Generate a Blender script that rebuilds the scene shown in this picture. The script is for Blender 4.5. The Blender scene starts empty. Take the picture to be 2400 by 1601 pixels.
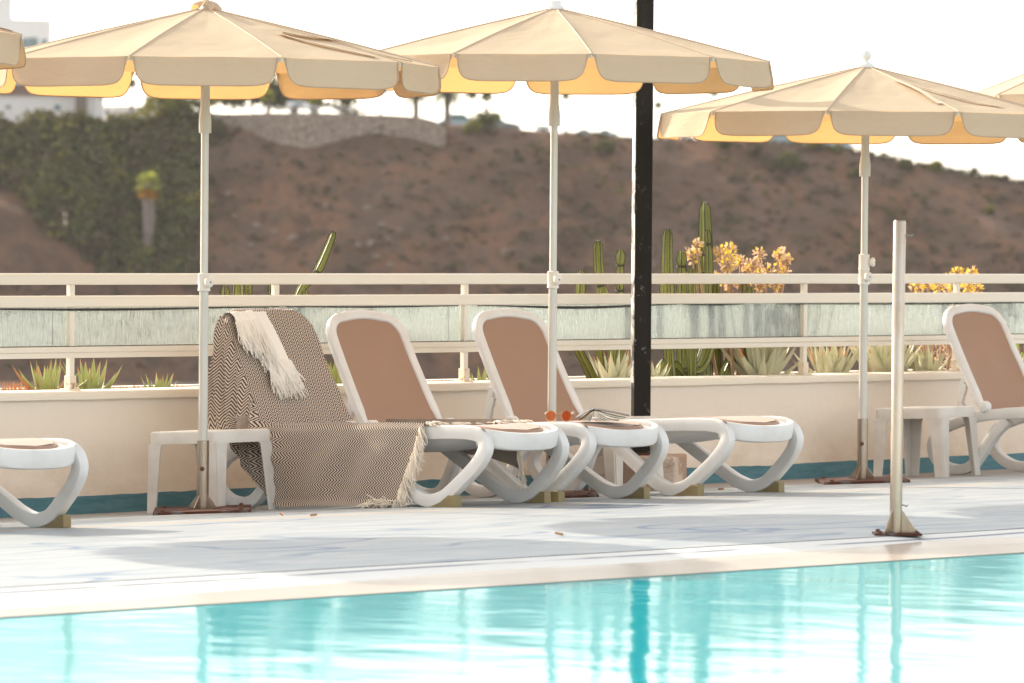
import bpy, math, random
from mathutils import Vector, Matrix, noise as mnoise
random.seed(7)
sc = bpy.context.scene
COL = sc.collection
PI = math.pi

# ------------------------------------------------------------------ frames
# world X = distance from the planter wall towards the pool (t), world Y = along the wall (s), Z up
LENS_F = 11475.0; CX, CY = 1200.0, 800.5; ROLL = .0077; H0 = 562.0; EYE = 1.5
_k = math.hypot(.711, .703); CC, SN = .711/_k, .703/_k
P0 = (-1.9, 26.5)
PITCH = math.atan((CY-H0)/LENS_F)

def world(R, F, Z):
    dx, dy = R-P0[0], F-P0[1]
    return Vector((CC*dx-SN*dy, SN*dx+CC*dy, Z))

def ray(px, py):
    u = (px-CX)/LENS_F; v = -(py-CY)/LENS_F
    c, s = math.cos(ROLL), math.sin(ROLL)
    u, v = u*c-v*s, u*s+v*c
    return Vector((u, math.cos(PITCH)+v*math.sin(PITCH), -math.sin(PITCH)+v*math.cos(PITCH)))

def at_depth(px, py, F):
    r = ray(px, py); r = r*(F/r.y)
    return world(r.x, r.y, EYE+r.z)

def at_z(px, py, z):
    r = ray(px, py); r = r*((z-EYE)/r.z)
    return world(r.x, r.y, z)

def at_t(px, py, t):
    r = ray(px, py)
    lam = (t+CC*P0[0]-SN*P0[1])/(CC*r.x-SN*r.y)
    return world(lam*r.x, lam*r.y, EYE+lam*r.z)

def at_s(px, py, s):
    r = ray(px, py)
    lam = (s+SN*P0[0]+CC*P0[1])/(SN*r.x+CC*r.y)
    return world(lam*r.x, lam*r.y, EYE+lam*r.z)

YAW = math.atan2(SN, CC)          # local x = picture right, y = away

def sstep(a, b, x):
    x = min(1, max(0, (x-a)/(b-a))); return x*x*(3-2*x)

def gz(t, s):                     # deck height: falls gently to the wall for drainage
    s2 = max(-8, min(12, s))
    b = .02+.003*s2
    if t < 2.11: return b+(.132-b)*max(t, -.3)/2.11
    if t < 5.4: u = (t-2.11)/3.29; return .132+.065*(1-(1-u)**2)
    return .197

# ------------------------------------------------------------------ mesh builder
class MB:
    def __init__(self):
        self.v = []; self.f = []; self.m = []; self.uv = {}
    def add(self, verts, faces, mi=0, uvs=None):
        n = len(self.v)
        self.v += [tuple(p) for p in verts]
        self.f += [tuple(i+n for i in f) for f in faces]
        self.m += [mi]*len(faces)
        if uvs:
            for i, u in enumerate(uvs): self.uv[n+i] = u
        return self
    def box(self, x0, x1, y0, y1, z0, z1, mi=0, M=None):
        vs = [Vector((x, y, z)) for z in (z0, z1) for y in (y0, y1) for x in (x0, x1)]
        if M is not None: vs = [M @ p for p in vs]
        return self.add(vs, [(0,2,3,1), (4,5,7,6), (0,1,5,4), (2,6,7,3), (0,4,6,2), (1,3,7,5)], mi)
    def tube(self, pts, r, n=8, mi=0, cap=True, closed=False):
        pts = [Vector(p) for p in pts]; N = len(pts)
        rs = r if isinstance(r, (list, tuple)) else [r]*N
        vs = []; up = None
        for i in range(N):
            if closed: d = pts[(i+1) % N]-pts[i-1]
            else: d = pts[min(i+1, N-1)]-pts[max(i-1, 0)]
            d.normalize()
            if up is None:
                up = Vector((0, 0, 1)) if abs(d.z) < .9 else Vector((1, 0, 0))
            a = d.cross(up); a.normalize(); b = a.cross(d); up = b
            for k in range(n):
                t = 2*PI*k/n
                vs.append(pts[i]+(a*math.cos(t)+b*math.sin(t))*rs[i])
        fs = []
        M = N if closed else N-1
        for i in range(M):
            j = (i+1) % N
            for k in range(n):
                k2 = (k+1) % n
                fs.append((i*n+k, i*n+k2, j*n+k2, j*n+k))
        if cap and not closed:
            fs.append(tuple(range(n-1, -1, -1))); fs.append(tuple((N-1)*n+k for k in range(n)))
        return self.add(vs, fs, mi)
    def lathe(self, prof, n=16, mi=0, M=None, cap=True):
        vs = []
        for r, z in prof:
            for k in range(n):
                t = 2*PI*k/n; vs.append(Vector((r*math.cos(t), r*math.sin(t), z)))
        fs = []
        for i in range(len(prof)-1):
            for k in range(n):
                k2 = (k+1) % n
                fs.append((i*n+k, i*n+k2, (i+1)*n+k2, (i+1)*n+k))
        if cap:
            fs.append(tuple(range(n-1, -1, -1))); L = (len(prof)-1)*n
            fs.append(tuple(L+k for k in range(n)))
        if M is not None: vs = [M @ p for p in vs]
        return self.add(vs, fs, mi)
    def grid(self, nu, nv, fn, mi=0, uvfn=None, flip=False):
        vs = [fn(i/(nu-1), j/(nv-1)) for j in range(nv) for i in range(nu)]
        fs = []
        for j in range(nv-1):
            for i in range(nu-1):
                a = j*nu+i; q = (a, a+1, a+nu+1, a+nu)
                fs.append(q[::-1] if flip else q)
        uvs = [uvfn(i/(nu-1), j/(nv-1)) for j in range(nv) for i in range(nu)] if uvfn else None
        return self.add(vs, fs, mi, uvs)
    def sweep(self, pts, half, y0, y1, rr=.35, mi=0, hwl=None, yo=None):
        # planar path in the xz plane; section: rounded rectangle, in-plane half thickness x width y0..y1
        N = len(pts); P = [Vector((p[0], 0, p[1])) for p in pts]
        hs = half if isinstance(half, (list, tuple)) else [half]*N
        yc, hw = (y0+y1)/2, (y1-y0)/2
        vs = []; n = 12
        for i in range(N):
            d = P[min(i+1, N-1)]-P[max(i-1, 0)]; d.normalize()
            nn = Vector((-d.z, 0, d.x)); h = hs[i]; hw = (y1-y0)/2+(hwl[i] if hwl else 0); r = min(h, hw)*rr*2*.5
            for cx, cy, a0 in ((1, 1, 0), (-1, 1, 90), (-1, -1, 180), (1, -1, 270)):
                for q in (0, 45, 90):
                    a = math.radians(a0+q)
                    o = cx*(h-r)+r*math.cos(a); y = cy*(hw-r)+r*math.sin(a)
                    vs.append(P[i]+nn*o+Vector((0, yc+y+(yo[i] if yo else 0), 0)))
        fs = []
        for i in range(N-1):
            for k in range(n):
                k2 = (k+1) % n
                fs.append((i*n+k, (i+1)*n+k, (i+1)*n+k2, i*n+k2))
        fs.append(tuple(range(n))); fs.append(tuple((N-1)*n+k for k in range(n-1, -1, -1)))
        return self.add(vs, fs, mi)
    def prism(self, poly, d0, d1, fn, mi=0):
        # extrude a 2-D polygon; fn(a, b, d) -> point
        n = len(poly)
        vs = [fn(a, b, d0) for a, b in poly]+[fn(a, b, d1) for a, b in poly]
        fs = [tuple(range(n-1, -1, -1)), tuple(range(n, 2*n))]
        for i in range(n):
            j = (i+1) % n; fs.append((i, j, n+j, n+i))
        return self.add(vs, fs, mi)
    def build(self, name, mats, parent=None, smooth=True, bevel=0, loc=None, rot=None, weld=False):
        me = bpy.data.meshes.new(name)
        me.from_pydata(self.v, [], self.f)
        mats = mats if isinstance(mats, (list, tuple)) else [mats]
        for m in mats: me.materials.append(m)
        if len(mats) > 1: me.polygons.foreach_set('material_index', self.m)
        if self.uv:
            uvl = me.uv_layers.new(name='UVMap')
            for l in me.loops: uvl.data[l.index].uv = self.uv.get(l.vertex_index, (0, 0))
        if smooth: me.polygons.foreach_set('use_smooth', [True]*len(me.polygons))
        me.update()
        o = bpy.data.objects.new(name, me); COL.objects.link(o)
        if parent is not None: o.parent = parent
        if loc is not None: o.location = loc
        if rot is not None: o.rotation_euler = rot
        if bevel:
            b = o.modifiers.new('edge', 'BEVEL'); b.width = bevel; b.segments = 2; b.limit_method = 'ANGLE'; b.angle_limit = .6
            b.harden_normals = False
        if smooth and not weld:
            try:
                me.set_sharp_from_angle(angle=math.radians(42))
            except Exception: pass
        return o

def tag(o, label, cat, group=None, kind=None):
    if label: o['label'] = label
    if cat: o['category'] = cat
    if group: o['group'] = group
    if kind: o['kind'] = kind
    return o

def thing(name, label, cat, loc=(0, 0, 0), rotz=0, group=None, rot=None):
    o = bpy.data.objects.new(name, None); COL.objects.link(o)
    o.location = loc; o.rotation_euler = rot if rot else (0, 0, rotz); o.empty_display_size = .1
    return tag(o, label, cat, group)

def copy_tree(o, parent=None):
    c = o.copy(); COL.objects.link(c)
    if parent is not None:
        c.parent = parent; c.matrix_parent_inverse = o.matrix_parent_inverse.copy()
    for ch in list(o.children): copy_tree(ch, c)
    return c

def catmull(pts, sub=6):
    P = [Vector(p) for p in pts]; out = []
    for i in range(len(P)-1):
        a, b, c, d = P[max(i-1, 0)], P[i], P[i+1], P[min(i+2, len(P)-1)]
        for k in range(sub):
            t = k/sub
            out.append(.5*((2*b)+(c-a)*t+(2*a-5*b+4*c-d)*t*t+(3*b-a-3*c+d)*t**3))
    out.append(P[-1]); return out

def interp(tab, x):
    if x <= tab[0][0]: return tab[0][1]
    for (a, b), (c, d) in zip(tab, tab[1:]):
        if x <= c: return b+(d-b)*(x-a)/(c-a)
    return tab[-1][1]

# ------------------------------------------------------------------ materials
class NT:
    def __init__(self, name):
        self.mat = bpy.data.materials.new(name); self.mat.use_nodes = True
        self.t = self.mat.node_tree; self.t.nodes.clear()
        self.out = self.n('ShaderNodeOutputMaterial')
    def n(self, typ, **kw):
        nd = self.t.nodes.new(typ)
        for k, v in kw.items():
            if k.startswith('i_'):
                nd.inputs[k[2:].replace('_', ' ')].default_value = v
            else: setattr(nd, k, v)
        return nd
    def l(self, a, b): self.t.links.new(a, b)
    def coord(self, kind='Object', scale=None):
        c = self.n('ShaderNodeTexCoord').outputs[kind]
        if scale:
            m = self.n('ShaderNodeMapping'); m.inputs['Scale'].default_value = scale
            self.l(c, m.inputs['Vector']); return m.outputs['Vector']
        return c
    def noise(self, vec, scale, detail=4, rough=.55):
        n = self.n('ShaderNodeTexNoise'); n.inputs['Scale'].default_value = scale
        n.inputs['Detail'].default_value = detail; n.inputs['Roughness'].default_value = rough
        self.l(vec, n.inputs['Vector']); return n.outputs['Fac']
    def ramp(self, fac, stops, interp='LINEAR'):
        r = self.n('ShaderNodeValToRGB'); r.color_ramp.interpolation = interp
        e = r.color_ramp.elements
        while len(e) < len(stops): e.new(.5)
        for i, (p, c) in enumerate(stops):
            e[i].position = p; e[i].color = (c if len(c) == 4 else (*c, 1)) if isinstance(c, (tuple, list)) else (c, c, c, 1)
        self.l(fac, r.inputs['Fac']); return r.outputs['Color']
    def mix(self, fac, a, b, blend='MIX'):
        m = self.n('ShaderNodeMix', data_type='RGBA', blend_type=blend)
        for k, v in ((0, fac), (6, a), (7, b)):
            if hasattr(v, 'is_linked') or hasattr(v, 'links'): self.l(v, m.inputs[k])
            elif isinstance(v, (tuple, list)): m.inputs[k].default_value = (*v[:3], 1)
            else: m.inputs[k].default_value = v
        return m.outputs[2]
    def math(self, op, a, b=0.0, c=None, clamp=False):
        m = self.n('ShaderNodeMath', operation=op, use_clamp=clamp)
        for i, v in enumerate((a, b) if c is None else (a, b, c)):
            if hasattr(v, 'links'): self.l(v, m.inputs[i])
            else: m.inputs[i].default_value = v
        return m.outputs[0]
    def bump(self, h, strength=.3, dist=.01, normal=None):
        b = self.n('ShaderNodeBump'); b.inputs['Strength'].default_value = strength; b.inputs['Distance'].default_value = dist
        self.l(h, b.inputs['Height'])
        if normal is not None: self.l(normal, b.inputs['Normal'])
        return b.outputs['Normal']
    def pbr(self, base, rough=.5, normal=None, spec=.5, metal=0, coat=0, sheen=0):
        p = self.n('ShaderNodeBsdfPrincipled')
        for k, v in (('Base Color', base), ('Roughness', rough), ('Specular IOR Level', spec), ('Metallic', metal), ('Coat Weight', coat), ('Sheen Weight', sheen)):
            if hasattr(v, 'links'): self.l(v, p.inputs[k])
            elif isinstance(v, (tuple, list)): p.inputs[k].default_value = (*v[:3], 1)
            else: p.inputs[k].default_value = v
        if normal is not None: self.l(normal, p.inputs['Normal'])
        return p.outputs['BSDF']
    def done(self, sh):
        self.l(sh, self.out.inputs['Surface']); return self.mat

def simple(name, col, rough=.5, var=.12, scale=8, bump=0, bscale=60, metal=0, spec=.5, kind='Object'):
    n = NT(name); c = n.coord(kind)
    f = n.noise(c, scale)
    base = n.mix(f, tuple(x*(1-var) for x in col), tuple(min(1, x*(1+var)) for x in col))
    nm = n.bump(n.noise(c, bscale, 3), bump, .004) if bump else None
    return n.done(n.pbr(base, rough, nm, spec, metal))

M = {}
M['plastic'] = (lambda n: n.done(n.pbr(
    n.mix(n.ramp(n.noise(n.coord(), 5, 5), [(.45, 0), (.8, 1)]), (.755, .735, .71), (.64, .60, .555)), .42,
    n.bump(n.noise(n.coord(), 90, 2), .05, .003), .4)))(NT('white_resin'))
M['plastic_old'] = (lambda n: n.done(n.pbr(
    n.mix(n.ramp(n.noise(n.coord(), 6, 6), [(.4, 0), (.75, 1)]), (.70, .655, .60), (.58, .52, .455)), .5,
    n.bump(n.noise(n.coord(), 70, 2), .08, .003), .35)))(NT('weathered_resin'))
M['sling'] = (lambda n: n.done(n.pbr(
    n.mix(n.noise(n.coord(), 3, 3), (.32, .183, .118), (.365, .213, .14)), .62,
    n.bump(n.noise(n.coord(), 400, 1), .1, .0008), .5, sheen=.25)))(NT('brown_sling'))
def _cream(name, a, b, rough=.4):
    n = NT(name); c = n.coord()
    base = n.mix(n.noise(c, 2.5, 5), a, b)
    spots = n.ramp(n.noise(c, 16, 6, .7), [(.70, 0), (.76, 1)])
    base = n.mix(n.math('MULTIPLY', spots, .7), base, (.25, .11, .045))
    return n.done(n.pbr(base, rough, n.bump(n.noise(c, 40, 3), .05, .003), .45))
M['rail'] = _cream('cream_paint', (.85, .785, .675), (.90, .84, .74))
M['rail_rust'] = (lambda n: n.done(n.pbr(n.mix(n.ramp(n.noise(n.coord(), 24, 6, .7), [(.55, 0), (.66, 1)]), (.80, .70, .56), (.30, .12, .05)), .5)))(NT('rusty_cream_paint'))
def _wall():
    n = NT('painted_render'); c = n.coord()
    base = n.mix(n.noise(c, 1.2, 6), (.85, .75, .635), (.89, .80, .69))
    sep = n.n('ShaderNodeSeparateXYZ'); n.l(c, sep.inputs[0])
    zz = sep.outputs['Z']
    low = n.math('MULTIPLY', n.ramp(n.math('SUBTRACT', .48, zz), [(.0, 0), (.32, 1)]), n.ramp(n.noise(n.coord('Object', (1, .8, 1.4)), 2.2, 7, .68), [(.34, 0), (.66, 1)]))
    base = n.mix(n.math('MULTIPLY', low, .5), base, (.52, .35, .22))
    st = n.noise(n.coord('Object', (3, 3, 26)), 1.6, 6, .7)
    base = n.mix(n.math('MULTIPLY', n.ramp(st, [(.6, 0), (.75, 1)]), .25), base, (.55, .42, .30))
    spots = n.ramp(n.noise(c, 9, 7, .72), [(.71, 0), (.75, 1)])
    base = n.mix(n.math('MULTIPLY', spots, .5), base, (.35, .22, .13))
    nm = n.bump(n.noise(c, 25, 8, .65), .35, .008)
    nm = n.bump(n.noise(c, 3, 4), .3, .03, nm)
    return n.done(n.pbr(base, .85, nm, .2))
M['wall'] = _wall()
def _cap():
    n = NT('wall_cap_paint'); c = n.coord()
    base = n.mix(n.noise(c, 2, 6), (.83, .755, .64), (.88, .81, .70))
    st = n.ramp(n.noise(n.coord('Object', (1, 14, 1)), 1.5, 6, .75), [(.62, 0), (.70, 1)])
    base = n.mix(n.math('MULTIPLY', st, .6), base, (.42, .28, .17))
    return n.done(n.pbr(base, .75, n.bump(n.noise(c, 30, 6), .3, .006), .25))
M['cap'] = _cap()
M['blue_band'] = (lambda n: n.done(n.pbr(
    n.mix(n.ramp(n.noise(n.coord('Object', (1, 1.5, 9)), 3, 7, .7), [(.35, 0), (.7, 1)]), (.055, .16, .20), (.12, .25, .29)), .6,
    n.bump(n.noise(n.coord(), 30, 5), .3, .006), .3)))(NT('blue_skirting_paint'))
def _deck():
    n = NT('painted_deck'); c = n.coord()
    sep = n.n('ShaderNodeSeparateXYZ'); n.l(c, sep.inputs[0]); X, Y = sep.outputs['X'], sep.outputs['Y']
    f1 = n.noise(n.coord('Object', (1.6, .35, 1)), 1.1, 6, .6); f2 = n.noise(n.coord('Object', (2.2, .5, 1)), 4, 6, .7)
    base = n.mix(f1, (.26, .29, .315), (.33, .355, .37))
    base = n.mix(n.ramp(f2, [(.45, 0), (.62, 1)]), base, (.385, .395, .393))
    # worn blue streaks and hairline cracks in the paint
    w = n.noise(n.coord('Object', (1.1, .40, 1)), 1.0, 2, .5)
    crack = n.ramp(n.math('ABSOLUTE', n.math('SUBTRACT', w, .5)), [(.0, 1), (.006, 1), (.012, 0)])
    w2 = n.noise(n.coord('Object', (.9, .22, 1)), 1.5, 1, .5)
    crack2 = n.ramp(n.math('ABSOLUTE', n.math('SUBTRACT', w2, .44)), [(.0, 1), (.004, 1), (.010, 0)])
    cr = n.math('MAXIMUM', crack, crack2)
    base = n.mix(n.math('MULTIPLY', n.math('MULTIPLY', cr, n.ramp(n.noise(n.coord('Object', (.7, .7, 1)), .8, 2), [(.45, .1), (.6, 1)])), .8), base, (.11, .17, .26))
    # beige joint strip and its two dark edges
    j = n.math('ABSOLUTE', n.math('SUBTRACT', n.math('ADD', X, n.math('MULTIPLY', n.math('SUBTRACT', n.noise(n.coord('Object', (0, 1, 0)), .5, 2), .5), .06)), 2.59))
    base = n.mix(n.ramp(j, [(0, 1), (.030, 1), (.036, 0)]), base, (.47, .345, .22))
    base = n.mix(n.math('MULTIPLY', n.ramp(j, [(.030, 0), (.036, 1), (.042, 0)]), .6), base, (.25, .22, .24))
    j2 = n.math('ABSOLUTE', n.math('SUBTRACT', X, 1.72))
    base = n.mix(n.math('MULTIPLY', n.ramp(j2, [(0, 1), (.012, 1), (.018, 0)]), .45), base, (.30, .32, .38))
    # bare brownish concrete along the wall
    edge = n.math('ADD', X, n.math('MULTIPLY', n.math('SUBTRACT', n.noise(c, 1.5, 5), .5), .9))
    near = n.math('MULTIPLY', n.ramp(edge, [(.75, 1), (1.15, 0)]), n.ramp(n.math('MULTIPLY', n.math('ADD', Y, 2.), .1), [(.15, .35), (.6, 1)]))
    base = n.mix(near, base, (.36, .31, .28))
    dirt = n.ramp(n.noise(c, 18, 6, .75), [(.62, 0), (.72, 1)])
    base = n.mix(n.math('MULTIPLY', dirt, .25), base, (.34, .31, .30))
    nm = n.bump(n.noise(c, 45, 6, .7), .25, .004); nm = n.bump(n.noise(c, 2.2, 4), .25, .02, nm)
    return n.done(n.pbr(base, n.mix(f2, (.45,)*3, (.7,)*3), nm, .35))
M['deck'] = _deck()
def _coping():
    n = NT('coping_stone'); c = n.coord()
    base = n.mix(n.noise(c, 2, 5), (.58, .57, .545), (.64, .63, .605))
    sep = n.n('ShaderNodeSeparateXYZ'); n.l(c, sep.inputs[0])
    wob = n.math('ADD', sep.outputs['X'], n.math('MULTIPLY', n.math('SUBTRACT', n.noise(n.coord('Object', (1, .5, 1)), .8, 4), .5), .25))
    crk = n.ramp(n.math('ABSOLUTE', n.math('SUBTRACT', sep.outputs['X'], n.math('ADD', 5.93, n.math('MULTIPLY', n.noise(n.coord('Object', (0, 1, 0)), .35, 2), .12)))), [(0, 1), (.010, 1), (.02, 0)])
    crk = n.math('MULTIPLY', crk, n.ramp(n.noise(n.coord('Object', (0, 1, 0)), .8, 3), [(.42, 0), (.5, 1)]))
    base = n.mix(n.math('MULTIPLY', crk, .85), base, (.10, .11, .16))
    return n.done(n.pbr(base, .7, n.bump(n.noise(c, 40, 5), .15, .004), .3))
M['coping'] = _coping()
def _ripple(n, c, amp=1.0):
    sep = n.n('ShaderNodeMapping'); sep.inputs['Rotation'].default_value = (0, 0, -.6); sep.inputs['Scale'].default_value = (1, 1.5, 1); n.l(c, sep.inputs['Vector'])
    v = sep.outputs['Vector']
    h = n.math('ADD', n.math('MULTIPLY', n.noise(v, 1.3, 2), 1.0), n.math('MULTIPLY', n.noise(v, 6.0, 3), .09))
    return n.bump(h, 1.0, .0056*amp)
def _water():
    n = NT('pool_water'); c = n.coord()
    f = n.noise(c, .35, 3)
    base = n.mix(f, (.003, .335, .395), (.008, .405, .455))
    p = n.n('ShaderNodeBsdfPrincipled'); n.l(base, p.inputs['Base Color'])
    p.inputs['Roughness'].default_value = .075; p.inputs['IOR'].default_value = 1.125
    n.l(_ripple(n, c), p.inputs['Normal'])
    return n.done(p.outputs['BSDF'])
M['water'] = _water()
def _ledge():
    n = NT('wet_coping'); c = n.coord()
    base = n.mix(n.noise(c, 2, 4), (.36, .305, .255), (.41, .35, .295))
    p = n.n('ShaderNodeBsdfPrincipled'); n.l(base, p.inputs['Base Color'])
    p.inputs['Roughness'].default_value = .22; p.inputs['IOR'].default_value = 1.10
    n.l(_ripple(n, c, .35), p.inputs['Normal'])
    return n.done(p.outputs['BSDF'])
M['ledge'] = _ledge()
def _canvas(name, col, tcol, tr=.38):
    n = NT(name); c = n.coord()
    v = n.noise(c, 2.2, 5)
    base = n.mix(v, tuple(x*.93 for x in col), tuple(min(1, x*1.05) for x in col))
    st = n.ramp(n.noise(n.coord('Object', (1, 1, 3)), 1.3, 6, .7), [(.62, 0), (.8, 1)])
    base = n.mix(n.math('MULTIPLY', st, .25), base, tuple(x*.72 for x in col))
    nm = n.bump(n.noise(n.coord('Object', (1, 1, 2.5)), 4.5, 4, .55), .55, .022); nm = n.bump(n.noise(c, 260, 2), .15, .001, nm)
    d = n.n('ShaderNodeBsdfDiffuse'); n.l(base, d.inputs['Color']); n.l(nm, d.inputs['Normal'])
    t = n.n('ShaderNodeBsdfTranslucent'); t.inputs['Color'].default_value = (*tcol, 1); n.l(nm, t.inputs['Normal'])
    m = n.n('ShaderNodeMixShader'); m.inputs[0].default_value = tr
    n.l(d.outputs[0], m.inputs[1]); n.l(t.outputs[0], m.inputs[2])
    return n.done(m.outputs[0])
M['canvas'] = _canvas('sand_canvas', (.67, .575, .435), (.78, .41, .12), .33)
M['piping'] = simple('tan_piping', (.50, .34, .22), .8)
M['seam'] = simple('canvas_seam', (.66, .50, .35), .85)
M['white_metal'] = simple('white_pole_paint', (.60, .565, .51), .28, .06, 6, spec=.6, metal=.25)
M['white_plastic'] = simple('white_finial_plastic', (.78, .75, .71), .35, .06, 6)
M['sleeve'] = simple('white_sleeve_plastic', (.62, .60, .54), .45, .1, 10)
M['collar'] = simple('aged_collar_plastic', (.80, .74, .66), .4, .1, 12)
M['galv'] = (lambda n: n.done(n.pbr(n.mix(n.ramp(n.noise(n.coord('Object', (1, 1, .25)), 14, 6, .7), [(.45, 0), (.7, 1)]), (.44, .37, .305), (.38, .28, .20)), n.mix(n.noise(n.coord(), 12, 4), (.13,)*3, (.28,)*3), None, .5, .92)))(NT('galvanised_steel'))
M['rust'] = (lambda n: n.done(n.pbr(n.mix(n.ramp(n.noise(n.coord(), 14, 7, .7), [(.30, 0), (.48, 1)]), (.20, .20, .205), (.085, .028, .014)), .8, n.bump(n.noise(n.coord(), 60, 6), .5, .004), .3)))(NT('rusty_steel'))
M['rust_dark'] = simple('rusted_bolt', (.12, .045, .022), .8, .3, 40)
M['block'] = simple('olive_block', (.26, .195, .09), .6, .12, 20)
def _black():
    n = NT('scratched_black_paint'); c = n.coord()
    sc_ = n.ramp(n.noise(n.coord('Object', (1, 1, .6)), 26, 8, .75), [(.60, 0), (.645, 1)])
    patch = n.ramp(n.noise(c, 2.2, 3), [(.42, 0), (.60, 1)])
    sepz = n.n('ShaderNodeSeparateXYZ'); n.l(c, sepz.inputs[0]); patch = n.math('MULTIPLY', patch, n.ramp(n.math('MULTIPLY', sepz.outputs['Z'], .25), [(.30, 1), (.42, .15)]))
    base = n.mix(n.math('MULTIPLY', sc_, patch), (.011, .008, .0055), (.42, .40, .37))
    dust = n.noise(n.coord('Object', (1, 1, .2)), 10, 5)
    base = n.mix(n.math('MULTIPLY', dust, .06), base, (.35, .3, .25))
    return n.done(n.pbr(base, .5, n.bump(n.noise(c, 30, 4), .15, .003), .10))
M['black'] = _black()
def _glass():
    n = NT('salt_streaked_glass')
    st = n.noise(n.coord('Object', (1, 70, 5.0)), 1.8, 8, .8)
    cl = n.noise(n.coord('Object', (1, 1.2, 3)), 1.6, 4, .6)
    sep = n.n('ShaderNodeSeparateXYZ'); n.l(n.coord(), sep.inputs[0])
    low = n.ramp(n.math('MULTIPLY', n.math('SUBTRACT', .4425, sep.outputs['Z']), 4.7), [(.0, 0.0), (.55, .45), (1, 1)])
    a = n.math('ADD', n.math('MULTIPLY', n.math('SUBTRACT', st, .5), 2.5), n.math('ADD', n.math('MULTIPLY', n.math('SUBTRACT', cl, .5), .7), n.math('ADD', n.math('MULTIPLY', low, .30), .30)), clamp=True)
    a = n.math('MINIMUM', n.math('MAXIMUM', a, .05), .85)
    d = n.n('ShaderNodeBsdfDiffuse'); d.inputs['Color'].default_value = (.71, .735, .71, 1)
    t = n.n('ShaderNodeBsdfTranslucent'); t.inputs['Color'].default_value = (.46, .485, .46, 1)
    dm = n.n('ShaderNodeMixShader'); dm.inputs[0].default_value = .22; n.l(d.outputs[0], dm.inputs[1]); n.l(t.outputs[0], dm.inputs[2])
    tr = n.n('ShaderNodeBsdfTransparent'); tr.inputs['Color'].default_value = (.84, .87, .855, 1)
    gl = n.n('ShaderNodeBsdfGlossy'); gl.inputs['Roughness'].default_value = .05
    fr = n.n('ShaderNodeFresnel'); fr.inputs['IOR'].default_value = 1.45
    g = n.n('ShaderNodeMixShader'); n.l(fr.outputs[0], g.inputs[0]); n.l(tr.outputs[0], g.inputs[1]); n.l(gl.outputs[0], g.inputs[2])
    m = n.n('ShaderNodeMixShader'); n.l(a, m.inputs[0]); n.l(g.outputs[0], m.inputs[1]); n.l(dm.outputs[0], m.inputs[2])
    return n.done(m.outputs[0])
M['glass'] = _glass()
M['gasket'] = simple('black_rubber', (.015, .012, .010), .6)
def _blanket():
    n = NT('herringbone_weave'); uv = n.coord('UV')
    sep = n.n('ShaderNodeSeparateXYZ'); n.l(uv, sep.inputs[0]); U, V = sep.outputs['X'], sep.outputs['Y']
    wob = n.math('MULTIPLY', n.math('SUBTRACT', n.noise(uv, 6, 3), .5), .35)
    tri = n.math('PINGPONG', n.math('MULTIPLY', U, 1/.026), 1.0)
    ph = n.math('ADD', n.math('ADD', n.math('MULTIPLY', V, 1/.0185), n.math('MULTIPLY', tri, 1.8)), wob)
    fr = n.math('FRACT', ph)
    tr2 = n.math('PINGPONG', n.math('MULTIPLY', fr, 2.0), 1.0)
    f = n.ramp(tr2, [(.40, 0), (.54, 1)])
    dark = n.mix(n.noise(uv, 9, 2), (.028, .016, .011), (.048, .028, .02))
    base = n.mix(f, dark, (.61, .505, .42))
    h = n.math('ADD', f, n.noise(uv, 900, 2))
    return n.done(n.pbr(base, .9, n.bump(h, .2, .001), .12, sheen=.15))
M['herringbone'] = _blanket()
M['fringe'] = simple('cream_yarn', (.80, .71, .60), .95, .08, 60)
M['throw'] = (lambda n: n.done(n.pbr(n.mix(n.noise(n.coord(), 6, 4), (.86, .81, .74), (.90, .86, .80)), .95, n.bump(n.noise(n.coord(), 120, 3), .25, .002), .1, sheen=.2)))(NT('white_cotton'))
M['cactus'] = (lambda n: n.done(n.pbr(n.mix(n.noise(n.coord(), 5, 4), (.12, .145, .026), (.25, .245, .045)), .34, n.bump(n.noise(n.coord(), 50, 3), .15, .003), .45)))(NT('cactus_skin'))
M['cactus_rib'] = simple('cactus_rib_edge', (.035, .030, .015), .7)
M['spine'] = simple('cactus_spines', (.72, .60, .38), .6)
M['agave'] = (lambda n: n.done(n.pbr(n.mix(n.noise(n.coord(), 4, 3), (.44, .43, .27), (.60, .565, .39)), .5, None, .4)))(NT('agave_leaf'))
M['agave_green'] = (lambda n: n.done(n.pbr(n.mix(n.noise(n.coord(), 4, 3), (.26, .30, .09), (.42, .42, .17)), .5, None, .4)))(NT('young_agave_leaf'))
M['agave_tip'] = simple('dry_agave_tip', (.50, .27, .13), .7)
def _leaf(name, a, b, tcol, tr=.35, scale=2.0):
    n = NT(name); c = n.coord()
    base = n.mix(n.noise(c, scale, 3), a, b)
    d = n.n('ShaderNodeBsdfDiffuse'); n.l(base, d.inputs['Color'])
    t = n.n('ShaderNodeBsdfTranslucent'); t.inputs['Color'].default_value = (*tcol, 1)
    m = n.n('ShaderNodeMixShader'); m.inputs[0].default_value = tr
    n.l(d.outputs[0], m.inputs[1]); n.l(t.outputs[0], m.inputs[2]); return n.done(m.outputs[0])
M['dry_flower'] = _leaf('dry_blossom', (.58, .38, .24), (.74, .57, .43), (.8, .55, .35), .35, 9)
M['gold_leaf'] = _leaf('golden_leaf', (.55, .34, .04), (.66, .46, .08), (.85, .6, .08), .45, 9)
M['twig'] = simple('dry_twig', (.34, .20, .12), .85)
M['green_leaf'] = _leaf('garden_leaf', (.06, .13, .02), (.13, .22, .04), (.25, .42, .05), .35, 6)
M['red_leaf'] = _leaf('reddish_succulent', (.35, .10, .05), (.42, .22, .08), (.5, .2, .08), .3, 8)
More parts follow.
